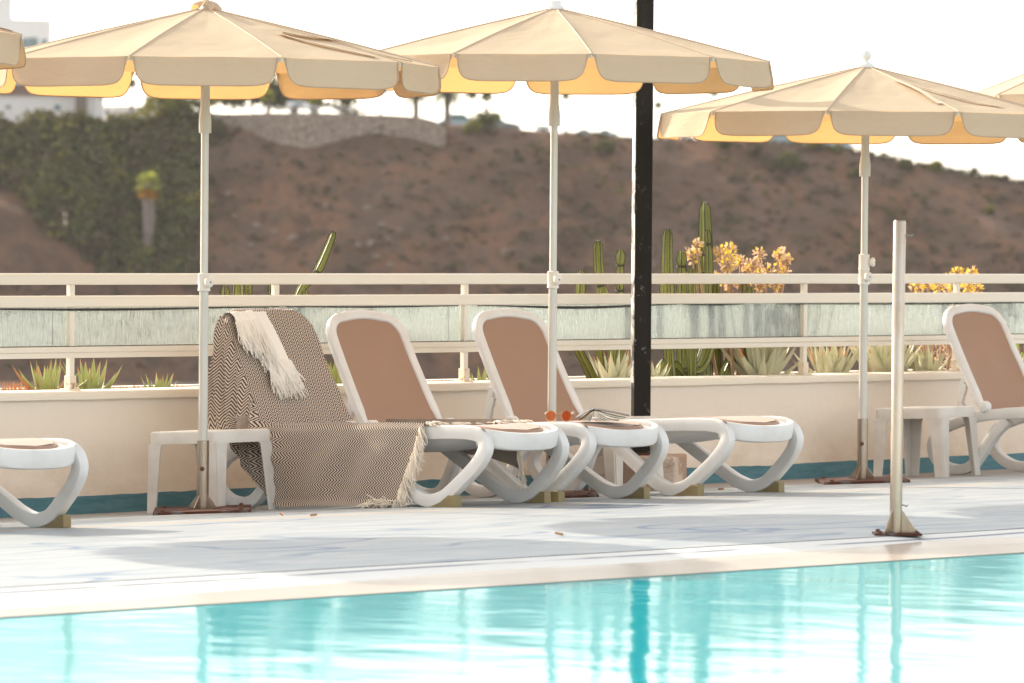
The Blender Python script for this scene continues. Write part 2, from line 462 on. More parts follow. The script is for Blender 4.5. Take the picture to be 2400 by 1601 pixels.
M['soil'] = simple('planter_soil', (.16, .10, .065), .95, .35, 9, .6, 30)
def _hill():
    n = NT('dry_hillside'); c = n.coord()
    f = n.noise(c, .14, 6, .6); g = n.noise(n.coord('Object', (1, 1, .5)), .30, 7, .68)
    base = n.mix(n.ramp(f, [(.35, 0), (.65, 1)]), (.120, .072, .051), (.185, .119, .088))
    base = n.mix(n.ramp(g, [(.47, 0), (.62, 1)]), base, (.215, .115, .072))
    base = n.mix(n.math('MULTIPLY', n.ramp(n.noise(c, 1.1, 6, .7), [(.50, 0), (.62, 1)]), .6), base, (.10, .078, .062))
    rk = n.ramp(n.noise(c, .9, 7, .72), [(.62, 0), (.76, 1)])
    base = n.mix(n.math('MULTIPLY', rk, .5), base, (.27, .20, .15))
    nm = n.bump(n.noise(c, .7, 8, .68), .9, .6)
    return n.done(n.pbr(base, .95, nm, .1))
M['hill'] = _hill()
M['valley'] = simple('pale_valley_floor', (.27, .24, .22), .95, .2, .05)
def _stone():
    n = NT('rubble_stone'); c = n.coord()
    v = n.n('ShaderNodeTexVoronoi'); v.inputs['Scale'].default_value = 2.9; n.l(c, v.inputs['Vector'])
    v2 = n.n('ShaderNodeTexVoronoi', feature='DISTANCE_TO_EDGE'); v2.inputs['Scale'].default_value = 2.9; n.l(c, v2.inputs['Vector'])
    base = n.mix(n.n('ShaderNodeSeparateColor').outputs[0], (.24, .19, .155), (.24, .19, .155))
    base = n.mix(n.noise(v.outputs['Position'], 5, 2), (.22, .165, .135), (.44, .36, .30))
    base = n.mix(n.ramp(v2.outputs['Distance'], [(.02, 0), (.10, 1)]), (.15, .118, .098), base)
    return n.done(n.pbr(base, .95, n.bump(v2.outputs['Distance'], .5, .2), .1))
M['stone'] = _stone()
M['shrub_a'] = _leaf('scrub_green', (.090, .088, .046), (.165, .155, .072), (.17, .16, .06), .24, .30)
M['shrub_b'] = _leaf('scrub_dry', (.105, .078, .058), (.15, .112, .082), (.13, .1, .05), .2, .4)
M['shrub_y'] = _leaf('scrub_yellow_green', (.15, .15, .05), (.23, .21, .065), (.25, .22, .04), .3, .3)
M['palm_leaf'] = _leaf('palm_frond', (.07, .09, .03), (.14, .15, .05), (.2, .22, .05), .3, .8)
M['fan_green'] = _leaf('fan_palm_leaf', (.17, .20, .055), (.32, .30, .085), (.35, .36, .06), .3, .8)
M['fan_dead'] = _leaf('dead_palm_leaf', (.42, .19, .045), (.50, .28, .06), (.6, .3, .05), .3, .8)
M['palm_trunk'] = simple('palm_bark', (.19, .15, .135), .95, .25, 3, .6, 9)
M['white_wall'] = simple('white_stucco', (.72, .70, .68), .85, .06, .6)
M['roof_brown'] = simple('brown_roof_edge', (.20, .14, .12), .85, .2, 1)
M['window_dark'] = simple('dark_window_glass', (.10, .17, .19), .15, .2, 1)
M['car_grey'] = simple('grey_car_paint', (.16, .19, .21), .25, .05, 1)
M['car_blue'] = simple('blue_car_paint', (.32, .41, .44), .25, .05, 1)
M['car_white'] = simple('white_car_paint', (.75, .75, .75), .25, .05, 1)
M['tyre'] = simple('tyre_rubber', (.02, .02, .02), .8)
M['lens_orange'] = (lambda n: n.done(n.pbr((.75, .16, .01), .06, None, .6)))(NT('orange_lens'))
def _lens():
    n = NT('orange_lens_glass')
    tr = n.n('ShaderNodeBsdfTransparent'); tr.inputs['Color'].default_value = (.70, .24, .04, 1)
    gl = n.n('ShaderNodeBsdfGlossy'); gl.inputs['Roughness'].default_value = .05; gl.inputs['Color'].default_value = (1, .6, .3, 1)
    d = n.n('ShaderNodeBsdfTranslucent'); d.inputs['Color'].default_value = (.55, .12, .01, 1)
    m = n.n('ShaderNodeMixShader'); m.inputs[0].default_value = .10; n.l(tr.outputs[0], m.inputs[1]); n.l(d.outputs[0], m.inputs[2])
    m2 = n.n('ShaderNodeMixShader'); m2.inputs[0].default_value = .12; n.l(m.outputs[0], m2.inputs[1]); n.l(gl.outputs[0], m2.inputs[2])
    return n.done(m2.outputs[0])
M['lens'] = _lens()
M['gold_metal'] = simple('gold_wire', (.7, .42, .15), .25, .05, 5, metal=1)
M['clear_plastic'] = simple('pale_temple_plastic', (.75, .70, .68), .2)
M['paper'] = (lambda n: n.done(n.pbr(n.mix(n.noise(n.coord('Object', (1, 1, 60)), 8, 3), (.80, .70, .55), (.88, .80, .68)), .8)))(NT('book_paper'))
M['paper_edge'] = simple('gilt_page_edge', (.45, .27, .10), .6, .3, 60)
M['book_cover'] = simple('dark_book_cover', (.045, .035, .03), .5, .2, 10)
M['plinth'] = (lambda n: n.done(n.pbr(n.mix(n.ramp(n.noise(n.coord(), 6, 7, .7), [(.48, 0), (.56, 1)]), (.42, .29, .21), (.64, .52, .43)), .9, n.bump(n.noise(n.coord(), 30, 6), .5, .006), .2)))(NT('peeling_plinth_paint'))
M['sunlit_face'] = (lambda n: n.done(n.pbr(n.mix(n.ramp(n.math('ADD', n.noise(n.coord('Object', (1, 1, 1.2)), 4, 5, .7), n.math('MULTIPLY', n.n('ShaderNodeMath').outputs[0], 0)), [(.50, 0), (.56, 1)]), (.62, .57, .50), (.05, .045, .04)), .5)))(NT('sunlit_face_paint'))  # cream base paints sunlight on the post's left side; black patches show over it
# ================================================================== SETTING
def wet_edge(s):
    return interp([(-30, 6.5), (-8, 6.47), (-6.4, 6.38), (-5, 6.27), (-3.5, 6.13), (-2, 6.12), (-.1, 6.09), (2, 6.10), (40, 6.12)], s)+.03*math.sin(s*1.7)+.02*math.sin(s*4.1+1)
def cz(t):
    return interp([(5.4, .197), (5.9, .195), (6.08, .176), (6.25, .168), (6.69, .165)], t)
ts = [-.02]+[i*.15 for i in range(1, 40)]; ts = [t for t in ts if t < 5.88]+[5.9]
ss = [-30, -20, -14]+[-10+i*.5 for i in range(41)]+[14, 20, 30, 45]
b = MB(); b.grid(len(ts), len(ss), lambda u, v: Vector((ts[round(u*(len(ts)-1))], ss[round(v*(len(ss)-1))], gz(ts[round(u*(len(ts)-1))], ss[round(v*(len(ss)-1))]))))
tag(b.build('deck', M['deck']), None, None, kind='structure')
s3 = [-30+i*.25 for i in range(301)]
def cop(a0, a1):
    def f(u, v):
        s = s3[round(v*300)]; t0, t1 = a0(s), a1(s); t = t0+(t1-t0)*u
        return Vector((t, s, cz(t)))
    return f
b = MB(); b.grid(8, 301, cop(lambda s: 5.9, wet_edge)); tag(b.build('pool_coping', M['coping']), None, None, kind='structure')
b = MB(); b.grid(10, 301, cop(wet_edge, lambda s: 6.68))
b.grid(2, 301, lambda u, v: Vector((6.68, s3[round(v*300)], .165-u*1.2)))
tag(b.build('wet_ledge', M['ledge'], smooth=False), None, None, kind='structure')
b = MB(); b.grid(2, 2, lambda u, v: Vector((6.684+u*11.3, -30+75*v, .161))); tag(b.build('pool_water', M['water']), None, None, kind='structure')
b = MB(); b.box(18, 60, -60, 60, -.3, .2); tag(b.build('near_deck', M['deck'], smooth=False), None, None, kind='structure')
b = MB(); b.box(-1.0, -.17, -14, 19, .2, .60); tag(b.build('planter_soil', M['soil'], smooth=False), None, None, kind='structure')

# planter wall --------------------------------------------------------------
W0, W1 = -14, 19
w = thing('planter_wall', 'long low cream rendered planter wall with a blue painted foot, behind the sun loungers', 'wall', (0, 0, 0))
b = MB(); b.box(-.16, 0, W0, W1, -.3, .634)
b.build('wall_body', M['wall'], w, smooth=False)
b = MB()
n = 260; yy = [W0+(W1-W0)*i/n for i in range(n+1)]
def capz(y): return .678+.004*mnoise.noise(Vector((0, y*1.3, 5)))
b.grid(n+1, 5, lambda u, v: [Vector((.030+.004*mnoise.noise(Vector((0, yy[round(u*n)]*2, 1))), yy[round(u*n)], .632+.005*mnoise.noise(Vector((0, yy[round(u*n)]*3, 9))))),
    Vector((.032, yy[round(u*n)], capz(yy[round(u*n)])-.012)), Vector((.026, yy[round(u*n)], capz(yy[round(u*n)])-.003)), Vector((.014, yy[round(u*n)], capz(yy[round(u*n)]))), Vector((-.19, yy[round(u*n)], capz(yy[round(u*n)])))][round(v*4)], flip=False)
b.grid(n+1, 2, lambda u, v: Vector((.030-.05*v, yy[round(u*n)], .633)), flip=True)
b.build('coping_cap', M['cap'], w)
b = MB()
n2 = 520
def bandtop(y): return .02+.003*max(-8, min(12, y))+.098+.010*mnoise.noise(Vector((y*1.1, 3, 0)))+.006*mnoise.noise(Vector((y*9, 1, 0)))
b.grid(n2+1, 3, lambda u, v: Vector((.004 if v < .9 else .001, W0+(W1-W0)*u, [-.05, .5*bandtop(W0+(W1-W0)*u), bandtop(W0+(W1-W0)*u)][round(v*2)])))
b.build('blue_skirting', M['blue_band'], w)
b = MB(); b.box(-1.12, -1.0, W0, W1, -.3, .655); b.build('rear_kerb', M['cap'], w, smooth=False)

# railing -------------------------------------------------------------------
r = thing('glass_railing', 'cream metal railing with salt streaked glass panes on top of the planter wall', 'railing', (0, 0, .678))
def bar(name, z0, z1, x0, x1, prof=None, bevel=.006):
    b = MB(); b.box(x0, x1, -12.0, 16.9, z0-.678, z1-.678)
    return b.build(name, M['rail'], r, bevel=bevel)
bar('top_rail', 1.242, 1.303, -.085, -.030, bevel=.008)
o = bar('mid_rail', 1.121, 1.183, -.080, -.032)
o = bar('bottom_rail', .880, .912, -.082, -.030)
b = MB(); b.box(-.078, -.036, -12.0, 16.9, .851-.678, .8795-.678); b.build('rail_lip', M['rail'], o, bevel=.004)
glass_edges = []
for k in range(-7, 12):
    y = -.592+1.48*k
    p = MB(); p.box(-.072, -.040, y-.017, y+.017, .076, .2005-.002); p.box(-.0715, -.0405, y-.017, y+.017, .2345, .4425); p.box(-.072, -.040, y-.017, y+.017, .5055, .5635)
    po = p.build('post', M['rail'], r, bevel=.003)
    q = MB(); q.box(-.079, -.033, y-.023, y+.023, .010, .078); q.box(-.096, -.016, y-.040, y+.040, .0005, .0095)
    for dy in (-.030, .030): q.lathe([(.006, .009), (.006, .016), (.003, .018)], 6, M=Matrix.Translation((-.024, y+dy, 0)))
    q.build('post_base', M['rail_rust'], po, bevel=.003)
    g = MB(); g.box(-.088, -.082, y+.004-.10, y+1.48-.004-.10, .2345, .4425)
    g.build('glass_pane', M['glass'], r, smooth=False)
rr = random.Random(3)
for (y0, y1, sag) in [(-1.6, .9, .010), (.95, 2.3, .003), (2.45, 4.15, .017), (4.2, 4.75, .002), (5.05, 7.9, .004), (-4.6, -1.7, .006)]:
    g = MB(); N = 24
    def pt(u, v):
        y = y0+(y1-y0)*u; sg = sag*math.sin(PI*u)**2
        return Vector((-.0345, y, .443-.0005-(.005+sg+.0035*math.sin(PI*u))*(v)-sg*.55*(1-v)))
    g.grid(N, 2, pt); g.grid(N, 2, lambda u, v: pt(u, v)+Vector((-.004, 0, 0)), flip=True)
    g.build('rubber_gasket', M['gasket'], r)
g = MB(); g.box(-.0805, -.0335, -12.0, 16.9, .2338, .2372); g.build('rubber_gasket', M['gasket'], r, smooth=False)

# ================================================================== SUN LOUNGERS
OMEGA = [(.90, .355), (1.10, .215), (1.25, .107), (1.32, .062), (1.40, .034), (1.47, .038), (1.54, .060), (1.63, .115), (1.73, .182), (1.80, .242), (1.832, .297), (1.806, .346), (1.73, .371), (1.58, .379), (1.3, .379), (.85, .378), (.45, .374), (.25, .365), (.09, .342), (-.08, .296), (-.17, .24), (-.205, .17), (-.18, .10), (-.10, .048), (0, .033), (.09, .052), (.17, .118), (.28, .235), (.40, .335)]
BK_X, BK_Z, BK_A = .15, .394, math.radians(117.6)
def bk_local(w_, u, d):            # backrest plane: w across, u up its length, d out of its front face
    c, s = math.cos(BK_A), math.sin(BK_A)
    bend = .045*(u/.73-.45)**2
    d = d+bend
    return Vector((BK_X+u*c+d*s, w_, BK_Z+u*s-d*c))
def bk_half(u): return interp([(0, .312), (.2, .304), (.5, .297), (.75, .292)], u)
def bk_outline(inset, n=7):
    pts = []; top = .738-inset; rad = .135-inset*.5
    hw = lambda u: bk_half(u)-inset
    b0 = -.055+inset*.6
    for u in (b0, .12, .25, .4, .5): pts.append((hw(u), u))
    h = hw(.6)
    for k in range(n+1):
        a = PI/2*k/n
        pts.append((h-rad+rad*math.cos(a), top-.016-rad+rad*math.sin(a)))
    m = [(-a, b) for a, b in pts][::-1]
    arch = []
    e = pts[-1][0]
    for k in range(1, 8):
        x = e-2*e*k/8; arch.append((x, top-.016*(x/e)**2))
    return pts+arch+m
def ring(mb, outline, hin, hd, fn):
    N = len(outline); vs = []; n = 12
    for i in range(N):
        p = Vector(outline[i]); t_ = Vector(outline[(i+1) % N])-Vector(outline[i-1]); t_.normalize()
        nn = Vector((t_.y, -t_.x)); r_ = min(hin, hd)*.6
        for cx, cy, a0 in ((1, 1, 0), (-1, 1, 90), (-1, -1, 180), (1, -1, 270)):
            for q in (0, 45, 90):
                a = math.radians(a0+q); o_ = cx*(hin-r_)+r_*math.cos(a); d = cy*(hd-r_)+r_*math.sin(a)
                pp = p+nn*o_; vs.append(fn(pp.x, pp.y, d))
    fs = []
    for i in range(N):
        j = (i+1) % N
        for k in range(n):
            k2 = (k+1) % n; fs.append((i*n+k, j*n+k, j*n+k2, i*n+k2))
    mb.add(vs, fs)
def seat_outline(inset):
    hw = .222-inset; pts = []
    x0, x1 = .40+inset, 1.805-inset
    for k in range(13):
        a = -PI/2+PI*k/12
        pts.append((x1-.26+.26*max(0, math.cos(a))**.75, hw*math.copysign(abs(math.sin(a))**.75, math.sin(a))))
    pts += [(x0, hw), (x0, -hw)]
    return pts

def make_lounger():
    t = thing('sun_lounger', '', 'sun lounger', group='white sun loungers along the planter wall')
    path = catmull([(x-.06*min(1, z/.30), 0, z) for x, z in OMEGA], 5); path = [(p.x, p.z) for p in path]
    N = len(path)
    hw = []; hh = []
    for i, (x, z) in enumerate(path):
        e = min(i, N-1-i)/14.0
        hw.append(-.006*max(0, 1-e))
        hh.append(.034 if i < 2*N/5 and z < .3 else (.035 if .3 < x < 1.7 else .032))
    for s_ in (-1, 1):
        b = MB(); y0, y1 = (.295, .352) if s_ > 0 else (-.352, -.295)
        b.sweep(path, hh, y0, y1, .30, hwl=hw, yo=[-s_*.055*min(1, max(0, z)/.33) for x, z in path])
        b.build('side_frame', M['plastic'], t)
        b = MB()
        poly = [(1.36, .0), (1.615, .0), (1.615, .058), (1.56, .062), (1.50, .028), (1.43, .006)]
        b.prism(poly, s_*.323-.024, s_*.323+.024, lambda a, c, d: Vector((a, d, c-.003)))
        b.build('rubber_foot', M['block'], t, smooth=False, bevel=.003)
        b = MB()
        mm = Matrix.Translation((BK_X+.03, s_*.292, .418)) @ Matrix.Rotation(PI/2, 4, 'X')
        b.lathe([(.012, -.030), (.030, -.027), (.035, -.018), (.035, .018), (.030, .027), (.012, .030)], 18, M=mm)
        b.build('pivot_knob', M['plastic'], t)
        b = MB()
        p0 = bk_local(s_*.262, .27, -.03); p1 = Vector((-.07, s_*.255, .335))
        d = (p1-p0).normalized(); nn = Vector((-d.z, 0, d.x))
        for k in range(5):
            a0 = p0.lerp(p1, k/5); a1 = p0.lerp(p1, (k+1)/5); o = nn*(.018 if k % 2 else .010)
            vs = []
            for q, hwid in ((a0, .018), (a1, .013)):
                vs += [q-nn*hwid+Vector((0, -.012, 0)), q+nn*hwid+o+Vector((0, -.012, 0)), q+nn*hwid+o+Vector((0, .012, 0)), q-nn*hwid+Vector((0, .012, 0))]
            b.add(vs, [(0, 1, 2, 3), (7, 6, 5, 4), (0, 4, 5, 1), (1, 5, 6, 2), (2, 6, 7, 3), (3, 7, 4, 0)])
        b.build('support_arm', M['plastic'], t, smooth=False, bevel=.004)
    # foot end: curved apron between the two loops
    b = MB(); secs = []; n = 12; ny = 25
    for j in range(ny):
        v = -1+2*j/(ny-1); y = v*.262
        xc = 1.695+.140*math.sqrt(max(0, 1-(v*.97)**2)); zc = .324+.022*abs(v)**3-.006*(1-v*v)
        for cx, cy, a0 in ((1, 1, 0), (-1, 1, 90), (-1, -1, 180), (1, -1, 270)):
            for q in (0, 45, 90):
                a = math.radians(a0+q); rr_ = .016
                secs.append(Vector((xc+cx*(.028-rr_)+(-.010 if cy < 0 else .004)+rr_*math.cos(a), y, zc+cy*(.046-rr_)+rr_*math.sin(a))))
    fs = []
    for j in range(ny-1):
        for k in range(n): fs.append((j*n+k, j*n+(k+1) % n, (j+1)*n+(k+1) % n, (j+1)*n+k))
    b.add(secs, fs); b.build('foot_end', M['plastic'], t)
    # seat deck: white moulded tray, flat on top, bellied underneath
    b = MB()
    def tray(u, v):
        x = .30+1.51*u; y = -.262+.524*v
        x = min(x, 1.635+.195*math.sqrt(max(0, 1-((2*v-1)*.97)**2)))
        return x, y
    def dip(x): return .043*max(0, (x-1.52)/.30)**1.6
    b.grid(60, 21, lambda u, v: Vector((*tray(u, v), .404-.004*abs(2*v-1)-dip(tray(u, v)[0]))))
    def under(u, v):
        x, y = tray(u, v)
        f = max(0, 1-((x-1.12)/.55)**2); g_ = 1-(2*v-1)**4
        return Vector((x, y, .352-.075*f*g_-dip(x)))
    b.grid(30, 13, under, flip=True)
    b.build('seat', M['plastic'], t)
    b = MB(); ol = seat_outline(0); ol2 = seat_outline(.012); N = len(ol)
    cx_ = .41+1.26*.5
    vs = [Vector((x, y, .396-dip(x))) for x, y in ol]+[Vector((x, y, .411-dip(x))) for x, y in ol]+[Vector((x, y, .417-dip(x))) for x, y in ol2]
    fs = []
    for k in range(2):
        for i in range(N):
            j = (i+1) % N; fs.append((k*N+i, k*N+j, (k+1)*N+j, (k+1)*N+i))
    b.add(vs, fs)
    # top skin as strips across the width
    xs = [.412+1.3805*i/34 for i in range(35)]
    def half_at(x):
        best = 0
        for i in range(N):
            (xa, ya), (xb, yb) = ol2[i], ol2[(i+1) % N]
            if ya > 0 or yb > 0:
                if min(xa, xb)-1e-6 <= x <= max(xa, xb)+1e-6 and abs(xa-xb) > 1e-6: best = max(best, ya+(yb-ya)*(x-xa)/(xb-xa))
        return best
    b.grid(35, 7, lambda u, v: Vector((xs[round(u*34)], half_at(xs[round(u*34)])*(2*v-1), .4172-dip(xs[round(u*34)])-.006*(1-(2*v-1)**2))))
    b.build('seat_sling', M['sling'], t)
    # backrest
    b = MB(); ring(b, bk_outline(.028), .028, .023, bk_local)
    bo = b.build('backrest', M['plastic'], t)
    b = MB(); ol = bk_outline(.051); N = len(ol); cen = (0, .36)
    R_ = 5; vs = []; fs = []
    for q in range(R_+1):
        f = 1-q/R_*.999
        for (a, c) in ol: vs.append(bk_local(a*f, cen[1]+(c-cen[1])*f, .010-.006*(1-f)*f*4))
    for q in range(R_):
        for i in range(N):
            j = (i+1) % N; fs.append((q*N+i, q*N+j, (q+1)*N+j, (q+1)*N+i))
    fs.append(tuple(R_*N+i for i in range(N)))
    m = len(vs); vs += [bk_local(a, c, -.006) for a, c in ol]
    for i in range(N):
        j = (i+1) % N; fs.append((m+i, m+j, j, i))
    fs.append(tuple(m+N-1-i for i in range(N)))
    b.add(vs, fs); b.build('backrest_sling', M['sling'], bo)
    return t

def place_lounger(o, t_rear, s):
    z0, z1 = gz(t_rear, s), gz(t_rear+1.407, s)
    o.location = (t_rear, s, z0); o.rotation_euler = (0, -math.atan2(z1-z0, 1.407), 0)
    return o
L1 = make_lounger(); place_lounger(L1, .74, .272)
L2 = place_lounger(copy_tree(L1), .74, 1.023)
L3 = place_lounger(copy_tree(L1), .74, 2.092)
L0 = place_lounger(copy_tree(L1), .96, -3.145)
L5 = place_lounger(copy_tree(L1), .75, 6.21)
L1['label'] = 'white sun lounger draped with the brown and cream herringbone blanket'
L2['label'] = 'white sun lounger with brown sling carrying the open book and the orange sunglasses'
L3['label'] = 'white sun lounger with brown sling, empty, standing in front of the black square post'
L0['label'] = 'white sun lounger cut off by the left edge, only its foot end in view'
L5['label'] = 'white sun lounger with brown sling beside the plastic table and behind the bare steel stake'
kn = [c for c in L1.children if c.name.startswith('pivot_knob')]
bpy.data.objects.remove(min(kn, key=lambda c: sum(v.co.y for v in c.data.vertices)))
for o_, dx_ in ((L2, -.035), (L3, .022)):
    [c for c in o_.children if c.name.startswith('backrest')][0].location.x += dx_
bpy.context.view_layer.update()

# ================================================================== SIDE TABLES
def make_table():
    t = thing('side_table', '', 'side table', group='square white plastic side tables')
    H, S = .43, .235
    b = MB()
    def rs(inset, z, n=5, rad=.045):
        out = []
        for cx, cy, a0 in ((1, 1, 0), (-1, 1, 90), (-1, -1, 180), (1, -1, 270)):
            for k in range(n+1):
                a = math.radians(a0+90*k/n); r_ = rad-inset*.4
                out.append(Vector((cx*(S-inset-r_)+r_*math.cos(a), cy*(S-inset-r_)+r_*math.sin(a), z)))
        return out
    loops = [rs(.010, H-.066), rs(.0, H-.066), rs(.0, H-.014), rs(.004, H-.004), rs(.014, H)]
    N = len(loops[0]); vs = [p for l in loops for p in l]; fs = []
    for q in range(len(loops)-1):
        for i in range(N):
            j = (i+1) % N; fs.append((q*N+i, q*N+j, (q+1)*N+j, (q+1)*N+i))
    m = len(vs); fs.append(tuple((len(loops)-1)*N+i for i in range(N)))
    vs += rs(.010, H-.02); fs += [(i, m+i, m+(i+1) % N, (i+1) % N) for i in range(N)]; fs.append(tuple(m+N-1-i for i in range(N)))
    b.add(vs, fs); b.build('tabletop', M['plastic_old'], t)
    for cx in (-1, 1):
        for cy in (-1, 1):
            b = MB(); th = .011
            poly = [(.004, 0), (.062, 0), (.088, H-.10), (.094, H-.078), (.110, H-.0655), (.004, H-.0655)]
            def fx(a, c, d):
                sp = .014*(1-c/H)
                return Vector((cx*(S+sp-.003-a), cy*(S+sp-.003-d), c))
            def fy(a, c, d):
                sp = .014*(1-c/H)
                return Vector((cx*(S+sp-.003-d), cy*(S+sp-.003-a), c))
            b.prism(poly, 0, th, fx); b.prism([(p[0]+.008, p[1]) for p in poly], 0.0005, th, fy)
            b.build('leg', M['plastic_old'], t, smooth=False, bevel=.003)
    return t
T1 = make_table(); T1.location = (.80, -.335, gz(.80, -.3)-.004); T1.rotation_euler = (0, -.045, math.radians(7))
T2 = copy_tree(T1); T2.location = (.72, 5.60, gz(.72, 5.6)-.004); T2.rotation_euler = (0, -.04, math.radians(12))
T3 = copy_tree(T1); T3.location = (.63, 2.84, gz(.63, 2.84)-.004); T3.rotation_euler = (0, -.04, math.radians(8))
T1['label'] = 'square white plastic side table between the left-hand parasol pole and the blanket'
T2['label'] = 'square white plastic side table behind the bare steel stake, beside the right-hand lounger'
T3['label'] = 'white plastic side table behind the empty lounger, only its legs showing by the black post'

# ================================================================== PARASOLS
CAM_W = world(0, 0, EYE)
def make_parasol(label, t0, s0, zp, ze, corner, vd=.145, R=1.2, finial='ball', collar=1.27, straps=(), seed=0):
    rnd = random.Random(seed)
    g0 = gz(t0, s0)
    t = thing('parasol', label, 'parasol', (t0, s0, g0), group='sand coloured parasols in a row by the pool')
    az = math.atan2(CAM_W.y-s0, CAM_W.x-t0); A0 = az+math.radians(corner); NP = 10
    zp -= g0; ze -= g0; collar -= g0
    def rib(k, r): # point on rib k, r 0..1
        a = A0+2*PI*k/NP
        return Vector((R*r*math.cos(a), R*r*math.sin(a), zp+(ze-zp)*(r**.94)+.012*math.sin(PI*r)))
    ph = [rnd.uniform(0, 6) for _ in range(NP)]
    def surf(k, u, r):
        a, b_ = rib(k, r), rib(k+1, r)
        p = a.lerp(b_, u); q = 4*u*(1-u)
        p.z -= .030*q*r*math.sin(PI*min(1, r*.98))+.012*q*r*(1-r)
        wr = mnoise.noise(Vector((p.x*5+seed*3, p.y*5, 3)))*.016+mnoise.noise(Vector((p.x*13, p.y*13, seed)))*.005+math.sin(u*17+r*5+ph[k % NP])*.003*(1-r)+.006*math.cos(r*46+ph[k % NP])*math.exp(-(min(u, 1-u)/.16)**2)*(.35+.65*(1-r))
        p.z += wr*q*min(1, r*1.6)*(1-.75*r)
        return p
    b = MB()
    for k in range(NP):
        b.grid(17, 27, lambda u, v: surf(k, u, .035+.965*v))
    b.build('canopy', M['canvas'], t)
    b = MB()
    for k in range(NP):
        pts = [rib(k, .035+.965*v/14)+Vector((0, 0, .002)) for v in range(15)]
        b.tube(pts, .0034, 5)
    b.build('seam', M['seam'], t)
    cs = [-1, -.995, -.98, -.955, -.92, -.87, -.8, -.65, -.45, -.2, 0, .2, .45, .65, .8, .87, .92, .955, .98, .995, 1]
    for k in range(NP):
        a, c_ = rib(k, 1), rib(k+1, 1); mid = (a+c_)/2; ax = (c_-a)/2
        out = Vector((mid.x, mid.y, 0)).normalized()
        fl, ph_ = rnd.uniform(.04, .26), rnd.uniform(0, 6); am = rnd.uniform(.005, .016)
        def vp(c, rr_):
            dep = vd*(max(0, 1-abs(c)**9))**(1/2.4)
            d = dep*rr_
            p = mid+ax*(c*(.990-.055*rr_*abs(c)**3))
            p = p+Vector((0, 0, -d))+out*(fl*d+am*math.sin(c*4+ph_)*(d/vd)-.005*math.sin(PI*rr_))
            q = (1-c*c); p.z -= .012*q*0
            return p
        b = MB(); b.grid(len(cs), 6, lambda u, v: vp(cs[round(u*(len(cs)-1))], v))
        vo = b.build('valance', M['canvas'], t)
        b = MB(); b.tube([vp(c, 1)+Vector((0, 0, -.002)) for c in cs], .0034, 5); b.build('piping', M['piping'], vo)
    hub_z = ze-.02
    for k in range(NP):
        b = MB(); p0 = rib(k, .04)-Vector((0, 0, .02)); p1 = rib(k, .99)-Vector((0, 0, .012))
        b.tube([p0, p0.lerp(p1, .5)-Vector((0, 0, .004)), p1], .006, 6)
        b.tube([p1+Vector((0, 0, .004)), p1-Vector((0, 0, .012))], .009, 6)
        b.build('rib', M['white_metal'], t)
        b = MB(); b.tube([Vector((.022*math.cos(A0+2*PI*k/NP), .022*math.sin(A0+2*PI*k/NP), zp-.30)), rib(k, .48)-Vector((0, 0, .022))], .005, 6)
        b.build('strut', M['white_metal'], t)
    b = MB(); b.lathe([(.020, collar-.3), (.020, zp-.02)], 18); b.build('upper_pole', M['white_metal'], t)
    b = MB(); b.lathe([(.0235, .02), (.0235, collar+.02)], 18)
    for a in (.4, 2.5, 4.6): b.tube([Vector((.0235*math.cos(az+a), .0235*math.sin(az+a), .36)), Vector((.0235*math.cos(az+a), .0235*math.sin(az+a), collar-.05))], .0018, 4)
    b.build('lower_pole', M['white_metal'], t)
    zs = ze-.145-.205
    b = MB(); b.lathe([(.0215, zs), (.032, zs), (.0325, zs+.06), (.030, zs+.09), (.025, zs+.12), (.0235, zs+.24), (.021, zs+.25)], 20); b.build('sleeve', M['sleeve'], t)
    def knob(zk, ang):
        co = b_ = MB(); co.lathe([(.024, zk-.048), (.032, zk-.046), (.033, zk-.040), (.031, zk-.034), (.031, zk+.036), (.033, zk+.042), (.025, zk+.046)], 20)
        oc = co.build('clamp_collar', M['collar'], t)
        kb = MB(); prof = [(.010, 0), (.014, .002), (.024, .012), (.027, .020), (.026, .028), (.018, .034), (.005, .035)]
        vs = []; n = 20
        for r_, z in prof:
            for q in range(n):
                th = 2*PI*q/n; rr_ = r_*(1+.07*math.cos(5*th)); vs.append(Vector((rr_*math.cos(th), rr_*math.sin(th), z)))
        fs = [(i*n+q, i*n+(q+1) % n, (i+1)*n+(q+1) % n, (i+1)*n+q) for i in range(len(prof)-1) for q in range(n)]
        fs.append(tuple((len(prof)-1)*n+q for q in range(n)))
        d = Vector((math.cos(az+ang), math.sin(az+ang), 0))
        mm = Matrix.Translation(d*.029+Vector((0, 0, zk))) @ d.to_track_quat('Z', 'Y').to_matrix().to_4x4()
        kb.add([mm @ p for p in vs], fs); kb.lathe([(.004, .034), (.004, .038)], 8, mi=1, M=mm); kb.build('clamp_knob', [M['collar'], M['rust_dark']], oc)
    knob(collar, .55)
    if finial == 'ball': knob(collar+.085, 1.35)
    # weighted stand
    b = MB(); mz = Matrix.Rotation(YAW+rnd.uniform(-.05, .05), 4, 'Z') @ Matrix.Rotation(-.05*.7, 4, 'Y')
    b.box(-.25, .25, -.25, .25, .003, .024, M=mz)
    st = b.build('base_plate', M['rust'], t, smooth=False, bevel=.002)
    for sx in (-1, 1):
        for sy in (-1, 1):
            b = MB(); b.lathe([(.012, .0245), (.012, .031), (.006, .036)], 8, M=mz @ Matrix.Translation((sx*.2, sy*.2, 0))); b.build('plate_bolt', M['rust_dark'], st)
    b = MB(); b.lathe([(.0315, .0245), (.0315, .375), (.027, .376), (.025, .37)], 20)
    so = b.build('socket', M['galv'], t)
